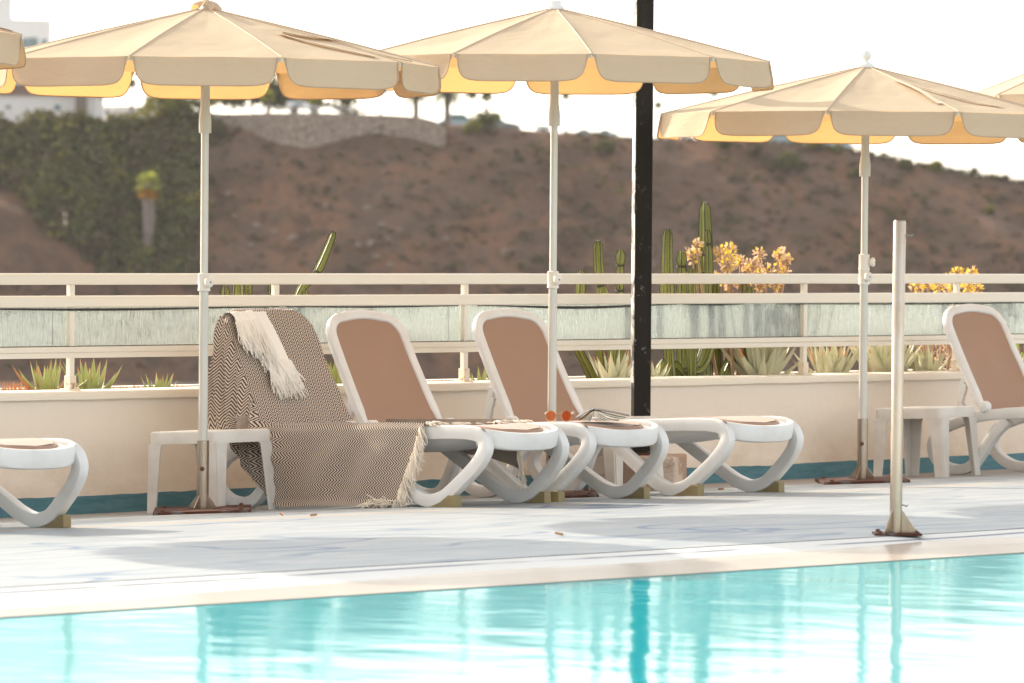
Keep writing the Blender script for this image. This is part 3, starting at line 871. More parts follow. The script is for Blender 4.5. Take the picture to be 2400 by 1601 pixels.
    for q in range(4):
        b = MB(); a = YAW+PI/4+PI/2*q+.3
        dx = Vector((math.cos(a), math.sin(a), 0)); nx = Vector((-dx.y, dx.x, 0))
        b.prism([(.028, .0245), (.085, .0245), (.085, .030), (.034, .092), (.028, .092)], -.0025, .0025, lambda p, c, d: dx*p+nx*d+Vector((0, 0, c)))
        b.build('gusset', M['galv'], so, smooth=False)
    d = Vector((math.cos(az-.1), math.sin(az-.1), 0)); b = MB()
    mm = Matrix.Translation(d*.030+Vector((0, 0, .23))) @ d.to_track_quat('Z', 'Y').to_matrix().to_4x4()
    b.lathe([(.012, 0), (.012, .007), (.008, .010)], 10, M=mm); b.build('bolt', M['rust_dark'], so)
    # finials differ from parasol to parasol
    if finial == 'ball':
        b = MB(); b.lathe([(.050, zp-.012), (.047, zp+.004), (.026, zp+.018), (.014, zp+.024), (.012, zp+.030)]+[(.031*math.sin(a), zp+.058-.031*math.cos(a)) for a in [.4+.25*i for i in range(11)]]+[(.002, zp+.0889)], 20)
        b.build('ball_finial', M['white_plastic'], t)
    elif finial == 'cap':
        b = MB(); b.lathe([(.048, zp-.012), (.050, zp-.004), (.046, zp+.006), (.034, zp+.012), (.033, zp+.034), (.028, zp+.038), (.003, zp+.038)], 20)
        b.build('flat_cap', M['white_plastic'], t)
    else:
        b = MB()
        def ruff(u, v):
            a = 2*PI*u; rr_ = (.030+.040*v)*(1+.22*math.sin(7*a+3*v)+.08*math.sin(13*a))
            return Vector((rr_*math.cos(a), rr_*math.sin(a), zp+.032-.035*v+.014*math.sin(7*a+1)*v))
        b.grid(57, 6, ruff); b.build('gathered_cap', M['canvas'], t)
        b = MB(); b.lathe([(.016, zp-.01), (.020, zp+.03)]+[(.028*math.sin(a), zp+.055-.028*math.cos(a)) for a in [.5+.25*i for i in range(10)]]+[(.002, zp+.083)], 16)
        b.build('knob_finial', M['white_plastic'], t)
    for (ka, r0, kb_, r1, lift) in straps:
        def at(ka_, r_):
            a = math.radians(ka_)-math.radians(corner); k = math.floor(a/(2*PI/NP)); u = a/(2*PI/NP)-k
            return surf(k, u, r_)
        pts = []
        for i in range(9):
            f = i/8; p = at(ka+(kb_-ka)*f, r0+(r1-r0)*f)+Vector((0, 0, .006+lift*math.sin(PI*min(1, f*1.1))*(f+.3))); pts.append(p)
        b = MB(); side = (pts[-1]-pts[0]).cross(Vector((0, 0, 1))).normalized()*.017
        b.grid(9, 2, lambda u, v: pts[round(u*8)]+side*(2*v-1)); b.grid(9, 2, lambda u, v: pts[round(u*8)]+side*(2*v-1)+Vector((0, 0, .003)), flip=True)
        b.build('closing_strap', M['seam'], t)
    return t
make_parasol('sand coloured parasol by the left side table, topped by gathered cloth', 1.12, -.69, 2.685, 2.387, 18, .14, 1.21, 'ruffle', 1.27, ((40, .50, 50, .93, .005), (44, .48, 72, .96, .003)), 1)
make_parasol('sand coloured parasol with a flat white cap, its pole behind the sunglasses', 1.40, 1.60, 2.765, 2.47, 9.3, .14, 1.18, 'cap', 1.285, (), 2)
make_parasol('lower sand coloured parasol with a white ball finial, right of the black post', 1.38, 4.22, 2.53, 2.235, 25.6, .135, 1.20, 'ball', 1.30, ((24, .36, 24, .86, .014), (31, .40, 52, .84, .010)), 3)
make_parasol('sand coloured parasol mostly outside the left edge, only the tip of its canopy in view', 1.12, -3.475, 2.76, 2.46, 18, .15, 1.21, 'cap', 1.27, ((84, .6, 88, .97, .008),), 4)
make_parasol('sand coloured parasol mostly outside the right edge, only a sloping piece of canopy in view', 1.38, 7.02, 2.88, 2.41, 18, .14, 1.21, 'cap', 1.27, (), 5)
# ================================================================== BLANKET AND THROW
ML1 = L1.matrix_world.copy() if False else (Matrix.Translation(L1.location) @ L1.rotation_euler.to_matrix().to_4x4())
def bkw(w_, u, d): return ML1 @ bk_local(w_, u, d)
def l1(x, y, z): return ML1 @ Vector((x, y, z))
RQ = .17      # fan radius of the cloth where it turns from backrest to seat
VF = RQ*PI/2
b = MB()
# backrest front and over its top edge
NU, NV = 34, 44
def front(u, v):
    L = .98*v                              # length from crease to behind the top edge
    top = .745
    w_ = -bk_half(min(L, .74))-.018+(2*bk_half(min(L, .74))+.030)*u
    rc = max(0, (abs(2*u-1)-.62)/.38)       # top corners round off
    tp = top-.085*rc**2.4
    if L <= tp-.03:
        p = bkw(w_, L, .034+.006*math.sin(L*21+w_*9)*sstep(0, .3, L)+.012*max(0, 1-L*6)*math.sin(w_*24))
    else:
        a = (L-(tp-.03))
        if a < .1: th = a/.1*PI; p = bkw(w_, tp-.03+.033*math.sin(th), .002+.032*math.cos(th))
        else: p = bkw(w_*.97, tp-.03-(a-.1)*.9, -.034-.05*(a-.1))
    return p
def fuv(u, v):
    return (-(2*.33)*u, -VF-.98*v)
b.grid(NU, NV, front, uvfn=fuv)
# near-side sheet: hangs from the backrest edge and from the near rail down to the ground
TOP = [bkw(-.300, .725, .0), bkw(-.312, .60, .030), bkw(-.315, .45, .034), bkw(-.318, .30, .034), bkw(-.322, .16, .034), bkw(-.322, .05, .036), l1(.30, -.305, .442), l1(.42, -.305, .438), l1(.60, -.305, .440), l1(.85, -.305, .437), l1(1.1, -.305, .439), l1(1.365, -.308, .430)]
SB = .272-.300
BOT = [(.45, .500), (.50, .475), (.570, .455), (.660, .405), (.765, .310), (.900, .190), (1.02, .10), (1.10, .096), (1.20, .100), (1.45, .112), (1.70, .122), (1.925, .128)]
CR = (.80, .555)                           # crease point in (t, z)
def lerp_list(L, q):
    x = q*(len(L)-1); i = min(int(x), len(L)-2); f = x-i
    a, c = Vector(L[i]), Vector(L[i+1]); p0 = Vector(L[max(i-1, 0)]); p3 = Vector(L[min(i+2, len(L)-1)])
    return .5*((2*a)+(c-p0)*f+(2*p0-5*a+4*c-p3)*f*f+(3*a-p0-3*c+p3)*f**3)
def hang(u, v):
    T = lerp_list(TOP, u); B = lerp_list([(t, SB-.03, z) for t, z in BOT], u)
    B.z = max(B.z, gz(B.x, SB)+.006)
    p = T.lerp(B, v)
    # folds: steep vertical pleats below the backrest, long soft ones along the seat
    le = 1-sstep(.42, .58, u)
    ph = (p.x*1.0+.16*(p.z-.5))*2*PI/.080
    fq = (ph/(2*PI)) % 1.0; fold = (sstep(0, .36, fq) if fq < .36 else (1-(fq-.36)/.64)**1.2)
    s_off = le*(-.050*fold*sstep(0, .22, v)*(.45+.6*v)*(1-.7*sstep(.6, 1, v))-.02*v)
    ri = sstep(.48, .62, u)
    s_off += ri*(-.020*v+.012*math.sin(p.x*9+p.z*5)*v*(1-v)*2+.010*mnoise.noise(Vector((p.x*4, 1, p.z*5)))*v)
    mid = math.exp(-((u-.5)/.07)**2)
    s_off += mid*(-.028*(.5+.5*math.sin(v*24+u*30))*sstep(.02, .2, v)*(1-v*.6))
    ddx, ddz = p.x-CR[0], p.z-CR[1]; rr0 = math.hypot(ddx, ddz)
    if ddz < 0 and ddx > -.1:
        an = math.atan2(-ddz, ddx)
        s_off -= .026*(.5+.5*math.sin(an*8.5+1.2))*math.exp(-((rr0-.20)/.17)**2)*sstep(0, .12, v)
        s_off -= .014*math.sin(p.x*17-p.z*9)*sstep(.1, .5, v)*(1-sstep(.85, 1, v))*math.exp(-((p.x-1.45)/.45)**2)
    if v > .93: s_off -= .035*(v-.93)/.07*ri
    p.y += s_off-.012*sstep(0, .08, v)
    return p
def huv(u, v):
    p = lerp_list(TOP, u).lerp(lerp_list([(t, SB-.03, z) for t, z in BOT], u), v)
    dx, dz = p.x-CR[0], p.z-CR[1]
    r_ = math.hypot(dx, dz); th = math.degrees(math.atan2(-dz, dx))   # 90 = down, 180 = towards the head
    if dx >= 0: U, V = -dz, dx
    elif dz >= 0: U, V = -dx, -VF-dz
    else:
        V = -RQ*math.radians(max(0, min(90, th-90))); U = r_
    V += .006*mnoise.noise(Vector((p.x*6, p.z*6, 2)))
    return (U, V)
b.grid(150, 52, hang, uvfn=huv, flip=True)
# seat top
def seat(u, v):
    x = .19+1.20*v; y = -.312+.62*u
    z = .4185+.002*mnoise.noise(Vector((x*5, y*5, 0)))*sstep(.0, .2, v)*(1-.6*abs(2*u-1))+.03*max(0, 1-v*8)
    if abs(2*u-1) > .96: z = .418
    return l1(x+.10*u*v, y, z)
b.grid(24, 40, seat, uvfn=lambda u, v: (-.73*u, 1.2*v+.1))
# far side hang
def far(u, v):
    t0 = 1.15+.98*u; z1 = interp([(0, .44), (.3, .40), (.6, .37), (.8, .36), (1, .30)], u)
    T = Vector((t0, .272+.312, .525+.045*(t0-.74)/1.4)); p = T.lerp(Vector((t0, .272+.34, z1)), v)
    p.y += .02*math.sin(t0*22)*v; return p
b.grid(40, 14, far, uvfn=lambda u, v: (-.7-.25*v, .98*u+.4))
bl = b.build('herringbone_blanket', M['herringbone'])
tag(bl, 'brown and cream herringbone blanket draped over the left lounger down to the ground', 'blanket')
# fringes of the blanket
rf = random.Random(11)
def strand(mb, p0, dirv, L, r0=.0035, curl=.012, droop=.5, n=5):
    pts = []; d = Vector(dirv).normalized(); p = Vector(p0); ph = rf.uniform(0, 6)
    for i in range(n+1):
        f = i/n
        pts.append(p+Vector((rf.uniform(-1, 1), rf.uniform(-1, 1), rf.uniform(-1, 1)))*curl*.18*f+Vector((math.cos(ph+f*5), math.sin(ph+f*5), 0))*curl*f*.5)
        p = p+(d+Vector((0, 0, -droop*f))).normalized()*L/n
    mb.tube(pts, [r0*(1-.6*i/n) for i in range(n+1)], 4)
b = MB()
for i in range(150):
    v = rf.random()**.9
    p = hang(1, v); p.y += rf.uniform(-.014, .004)
    L = rf.uniform(.06, .13)*(1 if v < .85 else .8)
    p2z = gz(p.x, SB)
    L = min(L, max(.04, (p.z-p2z)*1.1))
    strand(b, p, (rf.uniform(.25, .75), rf.uniform(-.35, .05), -rf.uniform(.5, 1.0)), L, rf.uniform(.003, .0055), .022, .5)
b.build('fringe', M['fringe'], bl); b = MB()
for i in range(60):
    p = hang(1-.075*rf.random(), 1); p.z = gz(p.x, SB)+.010+.03*rf.random()**2
    strand(b, p, (rf.uniform(-.3, 1), -rf.uniform(.0, .8), rf.uniform(-.1, .25)), rf.uniform(.04, .09), .0045, .02, .35)
for (u0, u1, m, up) in ((.01, .10, 26, .016), (.70, .98, 46, .010), (.2, .6, 10, .003)):
    b.build('fringe', M['fringe'], bl); b = MB()
    for i in range(m):
        u = rf.uniform(u0, u1); p = seat(u, 1)+Vector((rf.uniform(-.03, .01), 0, rf.uniform(.0, up)))
        strand(b, p, (rf.uniform(.3, 1), rf.uniform(-.6, .6), rf.uniform(-.05, .15)), rf.uniform(.04, .08), .0045, .016, .5)
b.build('fringe', M['fringe'], bl); b = MB()
for i in range(46):
    v = rf.random(); p = far(1, v)
    strand(b, p, (rf.uniform(.1, .5), rf.uniform(-.3, .1), -1), rf.uniform(.08, .15), .0045, .02, .5)
b.build('fringe', M['fringe'], bl); b = MB()
for i in range(16):
    p = hang(.012*rf.random(), 1); strand(b, p+Vector((0, 0, .01)), (rf.uniform(-.25, .1), rf.uniform(-.3, .1), -1), rf.uniform(.05, .1), .004, .02, .4)
b.build('fringe', M['fringe'], bl)

# white fringed throw over the top of the backrest
def bk_px(px, py, d):
    P = bkw(0, .4, d); n_ = (bkw(0, .4, d+.1)-P).normalized()
    r_ = ray(px, py); o = world(0, 0, EYE); q = world(r_.x*10, r_.y*10, EYE+r_.z*10)-o
    k = (P-o).dot(n_)/q.dot(n_); return o+q*k, n_
def zpx(x, y): return 480+x/5.8725, 700+y/5.8725
def layer(rows, d, amp, seed, mb, nu=16, back=None):
    # rows: (left, right) points in zoomed photo coordinates
    P = []
    for (a, c) in rows:
        A, n_ = bk_px(*zpx(*a), d); B, _ = bk_px(*zpx(*c), d)
        P.append((A, B, n_))
    L = []
    if back:
        A, B, n_ = P[0]; up = (bkw(0, .5, 0)-bkw(0, .4, 0)).normalized()
        L.append((A-n_*(d+.05)-up*back, B-n_*(d+.05)-up*back, n_)); L.append((A-n_*(d+.035)+up*.002, B-n_*(d+.035)+up*.002, n_)); L.append((A-n_*d*.6+up*.020, B-n_*d*.6+up*.018, n_))
    P = L+P; nr = len(P); NVV = (nr-1)*4+1
    def fn(u, v):
        x = v*(nr-1); i = min(int(x), nr-2); f = x-i
        A = P[i][0].lerp(P[i+1][0], f); B = P[i][1].lerp(P[i+1][1], f); n_ = P[i][2]
        p = A.lerp(B, u)
        p = p+n_*(amp*math.sin(u*9+seed+v*1.5)*(.4+.6*v)+amp*.5*math.sin(u*21+seed*2))
        return p
    mb.grid(nu, NVV, fn); return fn
b = MB()
low = layer([((470, 190), (856, 176)), ((560, 330), (925, 320)), ((660, 480), (1010, 490)), ((760, 650), (1092, 660)), ((812, 790), (1160, 810)), ((850, 890), (1190, 880))], .052, .005, 1, b, back=.16)
upr = layer([((348, 188), (650, 160)), ((412, 250), (700, 240)), ((440, 350), (738, 320))], .072, .007, 4, b, back=.12)
th = b.build('fringed_throw', M['throw'])
tag(th, 'white cotton throw with long fringes hung over the top of the blanket covered backrest', 'throw')
b = MB()
dn = (bkw(0, .3, 0)-bkw(0, .4, 0)).normalized(); acr = (bkw(.1, .3, 0)-bkw(0, .3, 0)).normalized(); nrm = bk_px(600, 800, .05)[1]
for i in range(190):
    u = rf.random(); p = low(u, 1)+nrm*rf.uniform(-.004, .012)
    d = dn*1.0+acr*rf.uniform(-.22, .22)+nrm*rf.uniform(-.03, .10)
    strand(b, p-dn*.012, d, rf.uniform(.13, .24), rf.uniform(.0035, .0065), .022, .05, 6)
b.build('fringe', M['throw'], th); b = MB()
for i in range(170):
    u = rf.random(); p = upr(u, 1)+nrm*rf.uniform(-.004, .010)
    d = dn*1.0+acr*rf.uniform(-.20, .15)+nrm*rf.uniform(-.05, .05)
    strand(b, p-dn*.012, d, rf.uniform(.10, .18)+.14*u, rf.uniform(.0035, .006), .022, .05, 6)
b.build('fringe', M['throw'], th); b = MB()
for i in range(60):   # left edge of the lower layer is frayed too
    v = rf.random(); p = low(0, .45+.5*v)
    strand(b, p, dn+acr*rf.uniform(-.5, -.1), rf.uniform(.05, .10), .004, .02, .05)
b.build('fringe', M['throw'], th)

# ================================================================== BOOK, SUNGLASSES
seat_z = (Matrix.Translation(L2.location) @ L2.rotation_euler.to_matrix().to_4x4() @ Vector((1.5, 0, .417))).z
pb = at_z(1390, 988, seat_z)
bk = thing('open_book', 'open book lying face down like a tent on the lounger seat, pages fanned', 'book', (pb.x, pb.y, seat_z+.001), YAW)
HB, DY = .058, .10
def page(x1, bulge, z1=.0, n=8):
    pts = []
    for i in range(n+1):
        f = i/n; x = x1*f; z = HB*(1-f)**(1.0+bulge)+z1*f
        pts.append((x, max(.001, z)))
    return pts
def sheet(pts, th, name, m, x_off=0, y0=-DY, y1=DY, parent=bk, zoff=0):
    b = MB(); n = len(pts)
    for y in (y0, y1): b.v += [(x+x_off, y, z+zoff) for x, z in pts]+[(x+x_off, y, z+zoff+th) for x, z in pts]
    q = 2*n
    for i in range(n-1):
        b.f += [(i, i+1, q+i+1, q+i), (n+i, q+n+i, q+n+i+1, n+i+1), (i, n+i, n+i+1, i+1), (q+i, q+i+1, q+n+i+1, q+n+i)]
    b.f += [(0, q, q+n, n), (n-1, n+n-1, q+n+n-1, q+n-1)]
    b.m = [0]*len(b.f)
    return b.build(name, m, parent, smooth=False)
cov = MB()
sheet([(0, HB), (.03, HB-.002), (.10, HB-.014), (.185, HB-.032)], .003, 'front_cover', M['book_cover'], .004, -.107, .107, zoff=.004)
sheet([(0, HB), (-.02, HB-.006), (-.05, HB-.022), (-.085, .014)], .003, 'back_cover', M['book_cover'], -.004, -.107, .107, zoff=.004)
b = MB(); b.tube([(0, -.107, HB+.004), (0, .107, HB+.004)], .007, 8); b.build('spine', M['book_cover'], bk)
pg = MB()
for x1, bu, z1, m in ((-.074, .15, .004, 0), (-.066, .5, .003, 0), (-.055, .9, .002, 0), (-.042, 1.4, .002, 0), (-.026, 2.0, .001, 0), (.02, 2.6, .001, 0), (.045, 2.2, .001, 0), (.075, 1.8, .001, 0), (.105, 1.5, .002, 0), (.135, 1.2, .003, 0), (.160, .55, .012, 0), (.172, .25, .017, 0)):
    sheet(page(x1, bu, z1), .005, 'page_block', M['paper'] if bu > .2 else M['paper_edge'], 0, -DY+rf.uniform(0, .004), DY-rf.uniform(0, .004))

ps = at_z(1309, 988, seat_z)
sg = thing('sunglasses', 'round orange lensed sunglasses with pale temples standing on the lounger seat', 'sunglasses', (ps.x, ps.y, seat_z), YAW+.18)
for sx in (-1, 1):
    cxx = sx*.0415; rl = .027
    b = MB(); b.lathe([(rl-.001, -.001), (rl-.001, .001)], 28, M=Matrix.Translation((cxx, 0, rl+.002)) @ Matrix.Rotation(PI/2, 4, 'X')); b.build('lens', M['lens'], sg, smooth=False)
    b = MB(); b.tube([Vector((cxx+rl*math.cos(2*PI*k/28), 0, rl+.002+rl*math.sin(2*PI*k/28))) for k in range(28)], .0016, 6, closed=True); b.build('rim', M['gold_metal'], sg)
    b = MB(); x0 = cxx+sx*rl
    b.tube([(x0, .001, rl+.012), (x0+sx*.004, .006, rl+.014), (x0+.016, .06, rl+.018), (x0+.034, .115, rl+.020), (x0+.040, .13, rl+.006)], .0024, 6); b.build('temple', M['clear_plastic'], sg)
b = MB(); b.tube([(-.0145, 0, rl+.010), (-.006, -.003, rl+.016), (.006, -.003, rl+.016), (.0145, 0, rl+.010)], .0016, 6); b.build('bridge', M['gold_metal'], sg)

# ================================================================== BLACK POST, STEEL STAKE
pp = (.45, 3.32); pz = gz(*pp)
po = thing('black_post', 'tall square black post with scratched paint, rising in front of the railing', 'post', (pp[0], pp[1], pz), YAW+math.radians(9))
b = MB(); b.box(-.050, .050, -.050, .050, .19, 4.2); b.build('shaft', M['black'], po, smooth=False, bevel=.006)
b = MB(); b.box(-.0545, -.0505, -.046, .046, .62, 4.1); b.build('sunlit_face_strip', M['sunlit_face'], po, smooth=False)  # added pale strip: sunlit look of the post's left face, put in as colour
b = MB(); b.box(-.256, .24, -.25, .25, -.06, .20); b.build('plinth', M['plinth'], po, smooth=False, bevel=.012, rot=(0, 0, math.radians(-19)))
b = MB(); b.box(-.095, .095, -.095, .095, .2005, .213); b.build('foot_plate', M['rust'], po, smooth=False, bevel=.003)
b = MB(); b.lathe([(.055, 4.2), (.06, 4.22), (.14, 4.30), (.16, 4.42), (.12, 4.5), (.02, 4.53)], 16); b.build('lamp_head', M['black'], po)

ps_ = at_z(2099, 1252, .2)
st = thing('steel_stake', 'bare galvanised steel stake bolted to the deck near the pool edge', 'post', (ps_.x, ps_.y, gz(ps_.x, ps_.y)), YAW)
b = MB(); b.lathe([(.0275, .006), (.0275, 1.395), (.024, 1.402), (.006, 1.402)], 22); b.build('tube', M['galv'], st, rot=(0, .004, 0))
b = MB(); b.box(-.10, .112, -.085, .085, 0.001, .010); pl = b.build('base_plate', M['rust'], st, smooth=False, bevel=.002)
b = MB()
for x in (-.075, .09):
    for y in (-.06, .06):
        b = MB(); b.lathe([(.010, .0105), (.010, .018), (.006, .022)], 6, M=Matrix.Translation((x, y, 0))); b.build('anchor_bolt', M['rust_dark'], pl)
for a in (0, 2.2, 4.2):
    b = MB(); dx = Vector((math.cos(a-.15), math.sin(a-.15), 0)); nx = Vector((-dx.y, dx.x, 0))
    b.prism([(.025, .010), (.092, .010), (.092, .018), (.034, .105), (.025, .112)], -.003, .003, lambda p, c, d: dx*p+nx*d+Vector((0, 0, c))); b.build('gusset', M['galv'], st, smooth=False)
for zz, L in ((1.335, .032), (.128, .02)):
    b = MB(); b.tube([(.024, 0, zz+.006), (.040, 0, zz+.004), (.026+L, 0, zz-.002), (.034+L, 0, zz+.006)], .0035, 6); b.build('hook', M['galv'], st)

# ================================================================== PLANTS IN THE PLANTER
def cactus_stem(pts, r, parent, ribs=6, necks=(), seed=0, top=True):
    rc_ = random.Random(seed)
    P = catmull(pts, 12); N = len(P); b = MB(); sp = MB()
    L = [0]
    for i in range(1, N): L.append(L[-1]+(P[i]-P[i-1]).length)
    tot = L[-1]; n = ribs*6; vs = []; rib_lines = [[] for _ in range(ribs)]
    up = Vector((.3, 1, 0)).normalized()
    for i in range(N):
        d = (P[min(i+1, N-1)]-P[max(i-1, 0)]).normalized(); a = d.cross(up).normalized(); c = a.cross(d)
        f = L[i]/tot; rad = r*(.86+.14*math.sin(f*9+seed))
        for q in necks: rad *= 1-.30*math.exp(-((L[i]-q*tot)/.018)**2)
        if top: rad *= max(.55, min(1, math.sqrt(max(0, (tot-L[i])/(r*.9)))))
        for k in range(n):
            th = 2*PI*k/n; w_ = abs(math.cos(ribs*th/2)); rr_ = rad*(.66+.34*w_**1.1)
            p = P[i]+(a*math.cos(th)+c*math.sin(th))*rr_; vs.append(p)
        for k in range(ribs):
            th = 2*PI*k/ribs; rib_lines[k].append(P[i]+(a*math.cos(th)+c*math.sin(th))*rad*1.0)
    fs = [(i*n+k, i*n+(k+1) % n, (i+1)*n+(k+1) % n, (i+1)*n+k) for i in range(N-1) for k in range(n)]
    mi = [1 if (k % 6 == 3 or k % 6 == 2) and False else 0 for i in range(N-1) for k in range(n)]
    b.add(vs, fs); b.f.append(tuple((N-1)*n+k for k in range(n))); b.m.append(0)
    for q in necks:
        j = min(range(N), key=lambda i_: abs(L[i_]-q*tot)); j = min(max(j, 1), N-2)
        b.tube([P[j]-(P[j+1]-P[j-1]).normalized()*.006, P[j]+(P[j+1]-P[j-1]).normalized()*.006], r*.80, 14, mi=1)
    so = b.build('stem', [M['cactus'], M['cactus_rib']], parent)
    for ln in rib_lines:
        sp.tube([p for p in ln], .0042, 4, mi=1)
        acc = 0
        for i in range(1, N):
            seg = (ln[i]-ln[i-1]).length; m_ = max(1, round(seg/.016))
            for q in range(m_):
                p = ln[i-1].lerp(ln[i], q/m_); o = (p-P[i]).normalized()
                for z in range(3):
                    e = p+(o+Vector((rc_.uniform(-.8, .8), rc_.uniform(-.8, .8), rc_.uniform(-.3, .9)))).normalized()*rc_.uniform(.008, .015)
                    s_ = Vector((rc_.uniform(-1, 1), rc_.uniform(-1, 1), 0))*.0014
                    sp.add([p-s_, p+s_, e], [(0, 1, 2)])
    sp.build('spines', [M['spine'], M['cactus_rib']], so, smooth=False)
def ct(px, py, dt=0): return at_t(px, py, -.40+dt)
def cact(name_label, stems, group='columnar cacti growing behind the railing'):
    base = ct(stems[0][0][0][0], 905); base.z = .58
    t = thing('columnar_cactus', name_label, 'cactus', base, group=group)
    for i, (pts, r, necks) in enumerate(stems):
        dt = (-.12, .08, -.02, .14, -.18, .05, 0)[i % 7]
        P = [ct(x, y, dt)-base for x, y in pts]; P[0].z = min(P[0].z, .02)
        cactus_stem(P, r, t, 6 if i % 2 else 5, necks, seed=i+int(base.y*7))
    return t
cact('leaning green cactus stem rising above the railing between the two left loungers', [([(655, 900), (678, 780), (700, 690), (742, 640), (765, 590), (783, 544)], .030, (.66, .74)), ([(640, 905), (638, 780), (640, 652)], .034, ()), ([(725, 905), (718, 780), (716, 683)], .028, ())])
cact('short cactus tips just behind the left parasol pole, ending under the top rail', [([(540, 905), (530, 780), (528, 671)], .026, ()), ([(552, 905), (556, 780), (558, 655)], .032, (.62,)), ([(595, 905), (584, 780), (583, 650)], .028, (.85,))])
cact('group of slim curved cacti left of the black post', [([(1405, 905), (1372, 850), (1352, 800), (1358, 720), (1363, 633)], .040, (.8,)), ([(1420, 905), (1404, 800), (1412, 700), (1404, 640), (1401, 564)], .038, (.7,)), ([(1452, 905), (1456, 780), (1453, 690), (1455, 586)], .034, (.88, .70)), ([(1440, 905), (1432, 860), (1436, 800)], .036, ())])
cact('tall cluster of green cacti right of the black post, one stem far above the rest', [([(1655, 905), (1655, 780), (1655, 640), (1654, 560), (1652, 474)], .046, (.72, .62)), ([(1572, 905), (1565, 780), (1563, 640), (1565, 537)], .042, (.70,)), ([(1600, 905), (1598, 780), (1598, 589)], .042, (.88,)), ([(1622, 905), (1620, 780), (1619, 631)], .034, ()), ([(1642, 905), (1641, 700), (1641, 596)], .030, ()), ([(1540, 800), (1565, 850), (1600, 875), (1640, 860), (1668, 780)], .046, (.5,)), ([(1655, 905), (1662, 640), (1658, 538)], .026, (.9,)), ([(1690, 905), (1680, 800), (1676, 660)], .036, ())])
cact('cactus stems partly hidden by the pale dry blossoms, below the top rail', [([(1735, 905), (1740, 780), (1742, 662)], .036, ()), ([(1765, 905), (1758, 780), (1757, 672)], .032, ()), ([(1690, 905), (1715, 840), (1735, 780)], .040, ())])

def agave(label, px, py, r, n, mats, seed, dt=0, tall=1.0):
    ra = random.Random(seed)
    c = at_t(px, 890, -.40+dt); c.z = .60
    b = MB()
    for i in range(n):
        f = i/n; a = i*2.399+seed; el = math.radians(26+58*f**.8+ra.uniform(-10, 10)); L = r*(1.05-.25*f)*ra.uniform(.85, 1.12)*(1+(tall-1)*f)
        d = Vector((math.cos(a), math.sin(a), 0)); w0 = L*.118*ra.uniform(.85, 1.15); pts = []
        side = Vector((-d.y, d.x, 0)); m = 9; rows = []
        for j in range(m+1):
            g = j/m
            e2 = el+.28*g*(1-f)
            p = d*(.02+L*g*math.cos(e2))+Vector((0, 0, .0+L*g*math.sin(e2)))
            w_ = w0*(.75+.9*g-1.5*g*g if g < .35 else (.75+.9*.35-1.5*.35**2)*(1-((g-.35)/.65)**1.15))
            w_ = max(w_, .0008); nn = side.cross((d*math.cos(e2)+Vector((0, 0, math.sin(e2))))).normalized()
            rows.append((p-side*w_+nn*w_*-.45, p-nn*.0, p+side*w_+nn*w_*-.45, p+nn*min(w_*.35, .012)))
        vs = [q for rw in rows for q in rw]; fs = []; mi = []
        for j in range(m):
            for k in range(4):
                k2 = (k+1) % 4; fs.append((j*4+k, j*4+k2, (j+1)*4+k2, (j+1)*4+k)); 
        n0 = len(b.f); b.add(vs, fs)
        for q in range(len(fs)):
            if q//4 >= m-(1 if i % 2 else 0)-(1 if i % 7 == 0 else 0): b.m[n0+q] = 1
        if ra.random() < .04:
            for q in range(len(fs)): b.m[n0+q] = 1
    o = b.build('agave', mats, loc=c)
    tag(o, label, 'agave', 'agaves in the planter')
G, GG = [M['agave'], M['agave_tip']], [M['agave_green'], M['agave_tip']]
agave('young green agave left of the leftmost railing post in view', 112, 0, .25, 22, GG, 1)
agave('broad green agave just right of the leftmost railing post in view', 214, 0, .25, 18, GG, 2, .05)
agave('small agave alone between the leftmost railing post and the left parasol pole', 372, 0, .165, 17, GG, 3, .1)
agave('yellowish agave seen between the blanket and the next lounger', 782, 0, .25, 18, GG, 4)
agave('small dry agave behind the second lounger, half hidden by its backrest', 1128, 0, .16, 12, GG, 15, .05)
agave('pale agave at the foot of the black post', 1440, 0, .27, 30, G, 5, .12)
agave('pale agave half hidden by the black post on its right', 1530, 0, .19, 16, G, 6, .12)
agave('large silvery agave with dry orange tips, right of the cactus cluster', 1782, 0, .36, 70, G, 7, .12, 1.0)
agave('silvery agave left of the right-hand parasol pole', 1945, 0, .31, 44, G, 8, .1)
agave('tall silvery agave behind the bare steel stake', 2075, 0, .40, 54, G, 9, .06)
agave('sparse agave with thin dry leaves by the right-hand lounger backrest', 2170, 0, .27, 16, G, 10, .14)
agave('agave in the planter behind the right-hand lounger', 2370, 0, .24, 20, G, 12, .0)

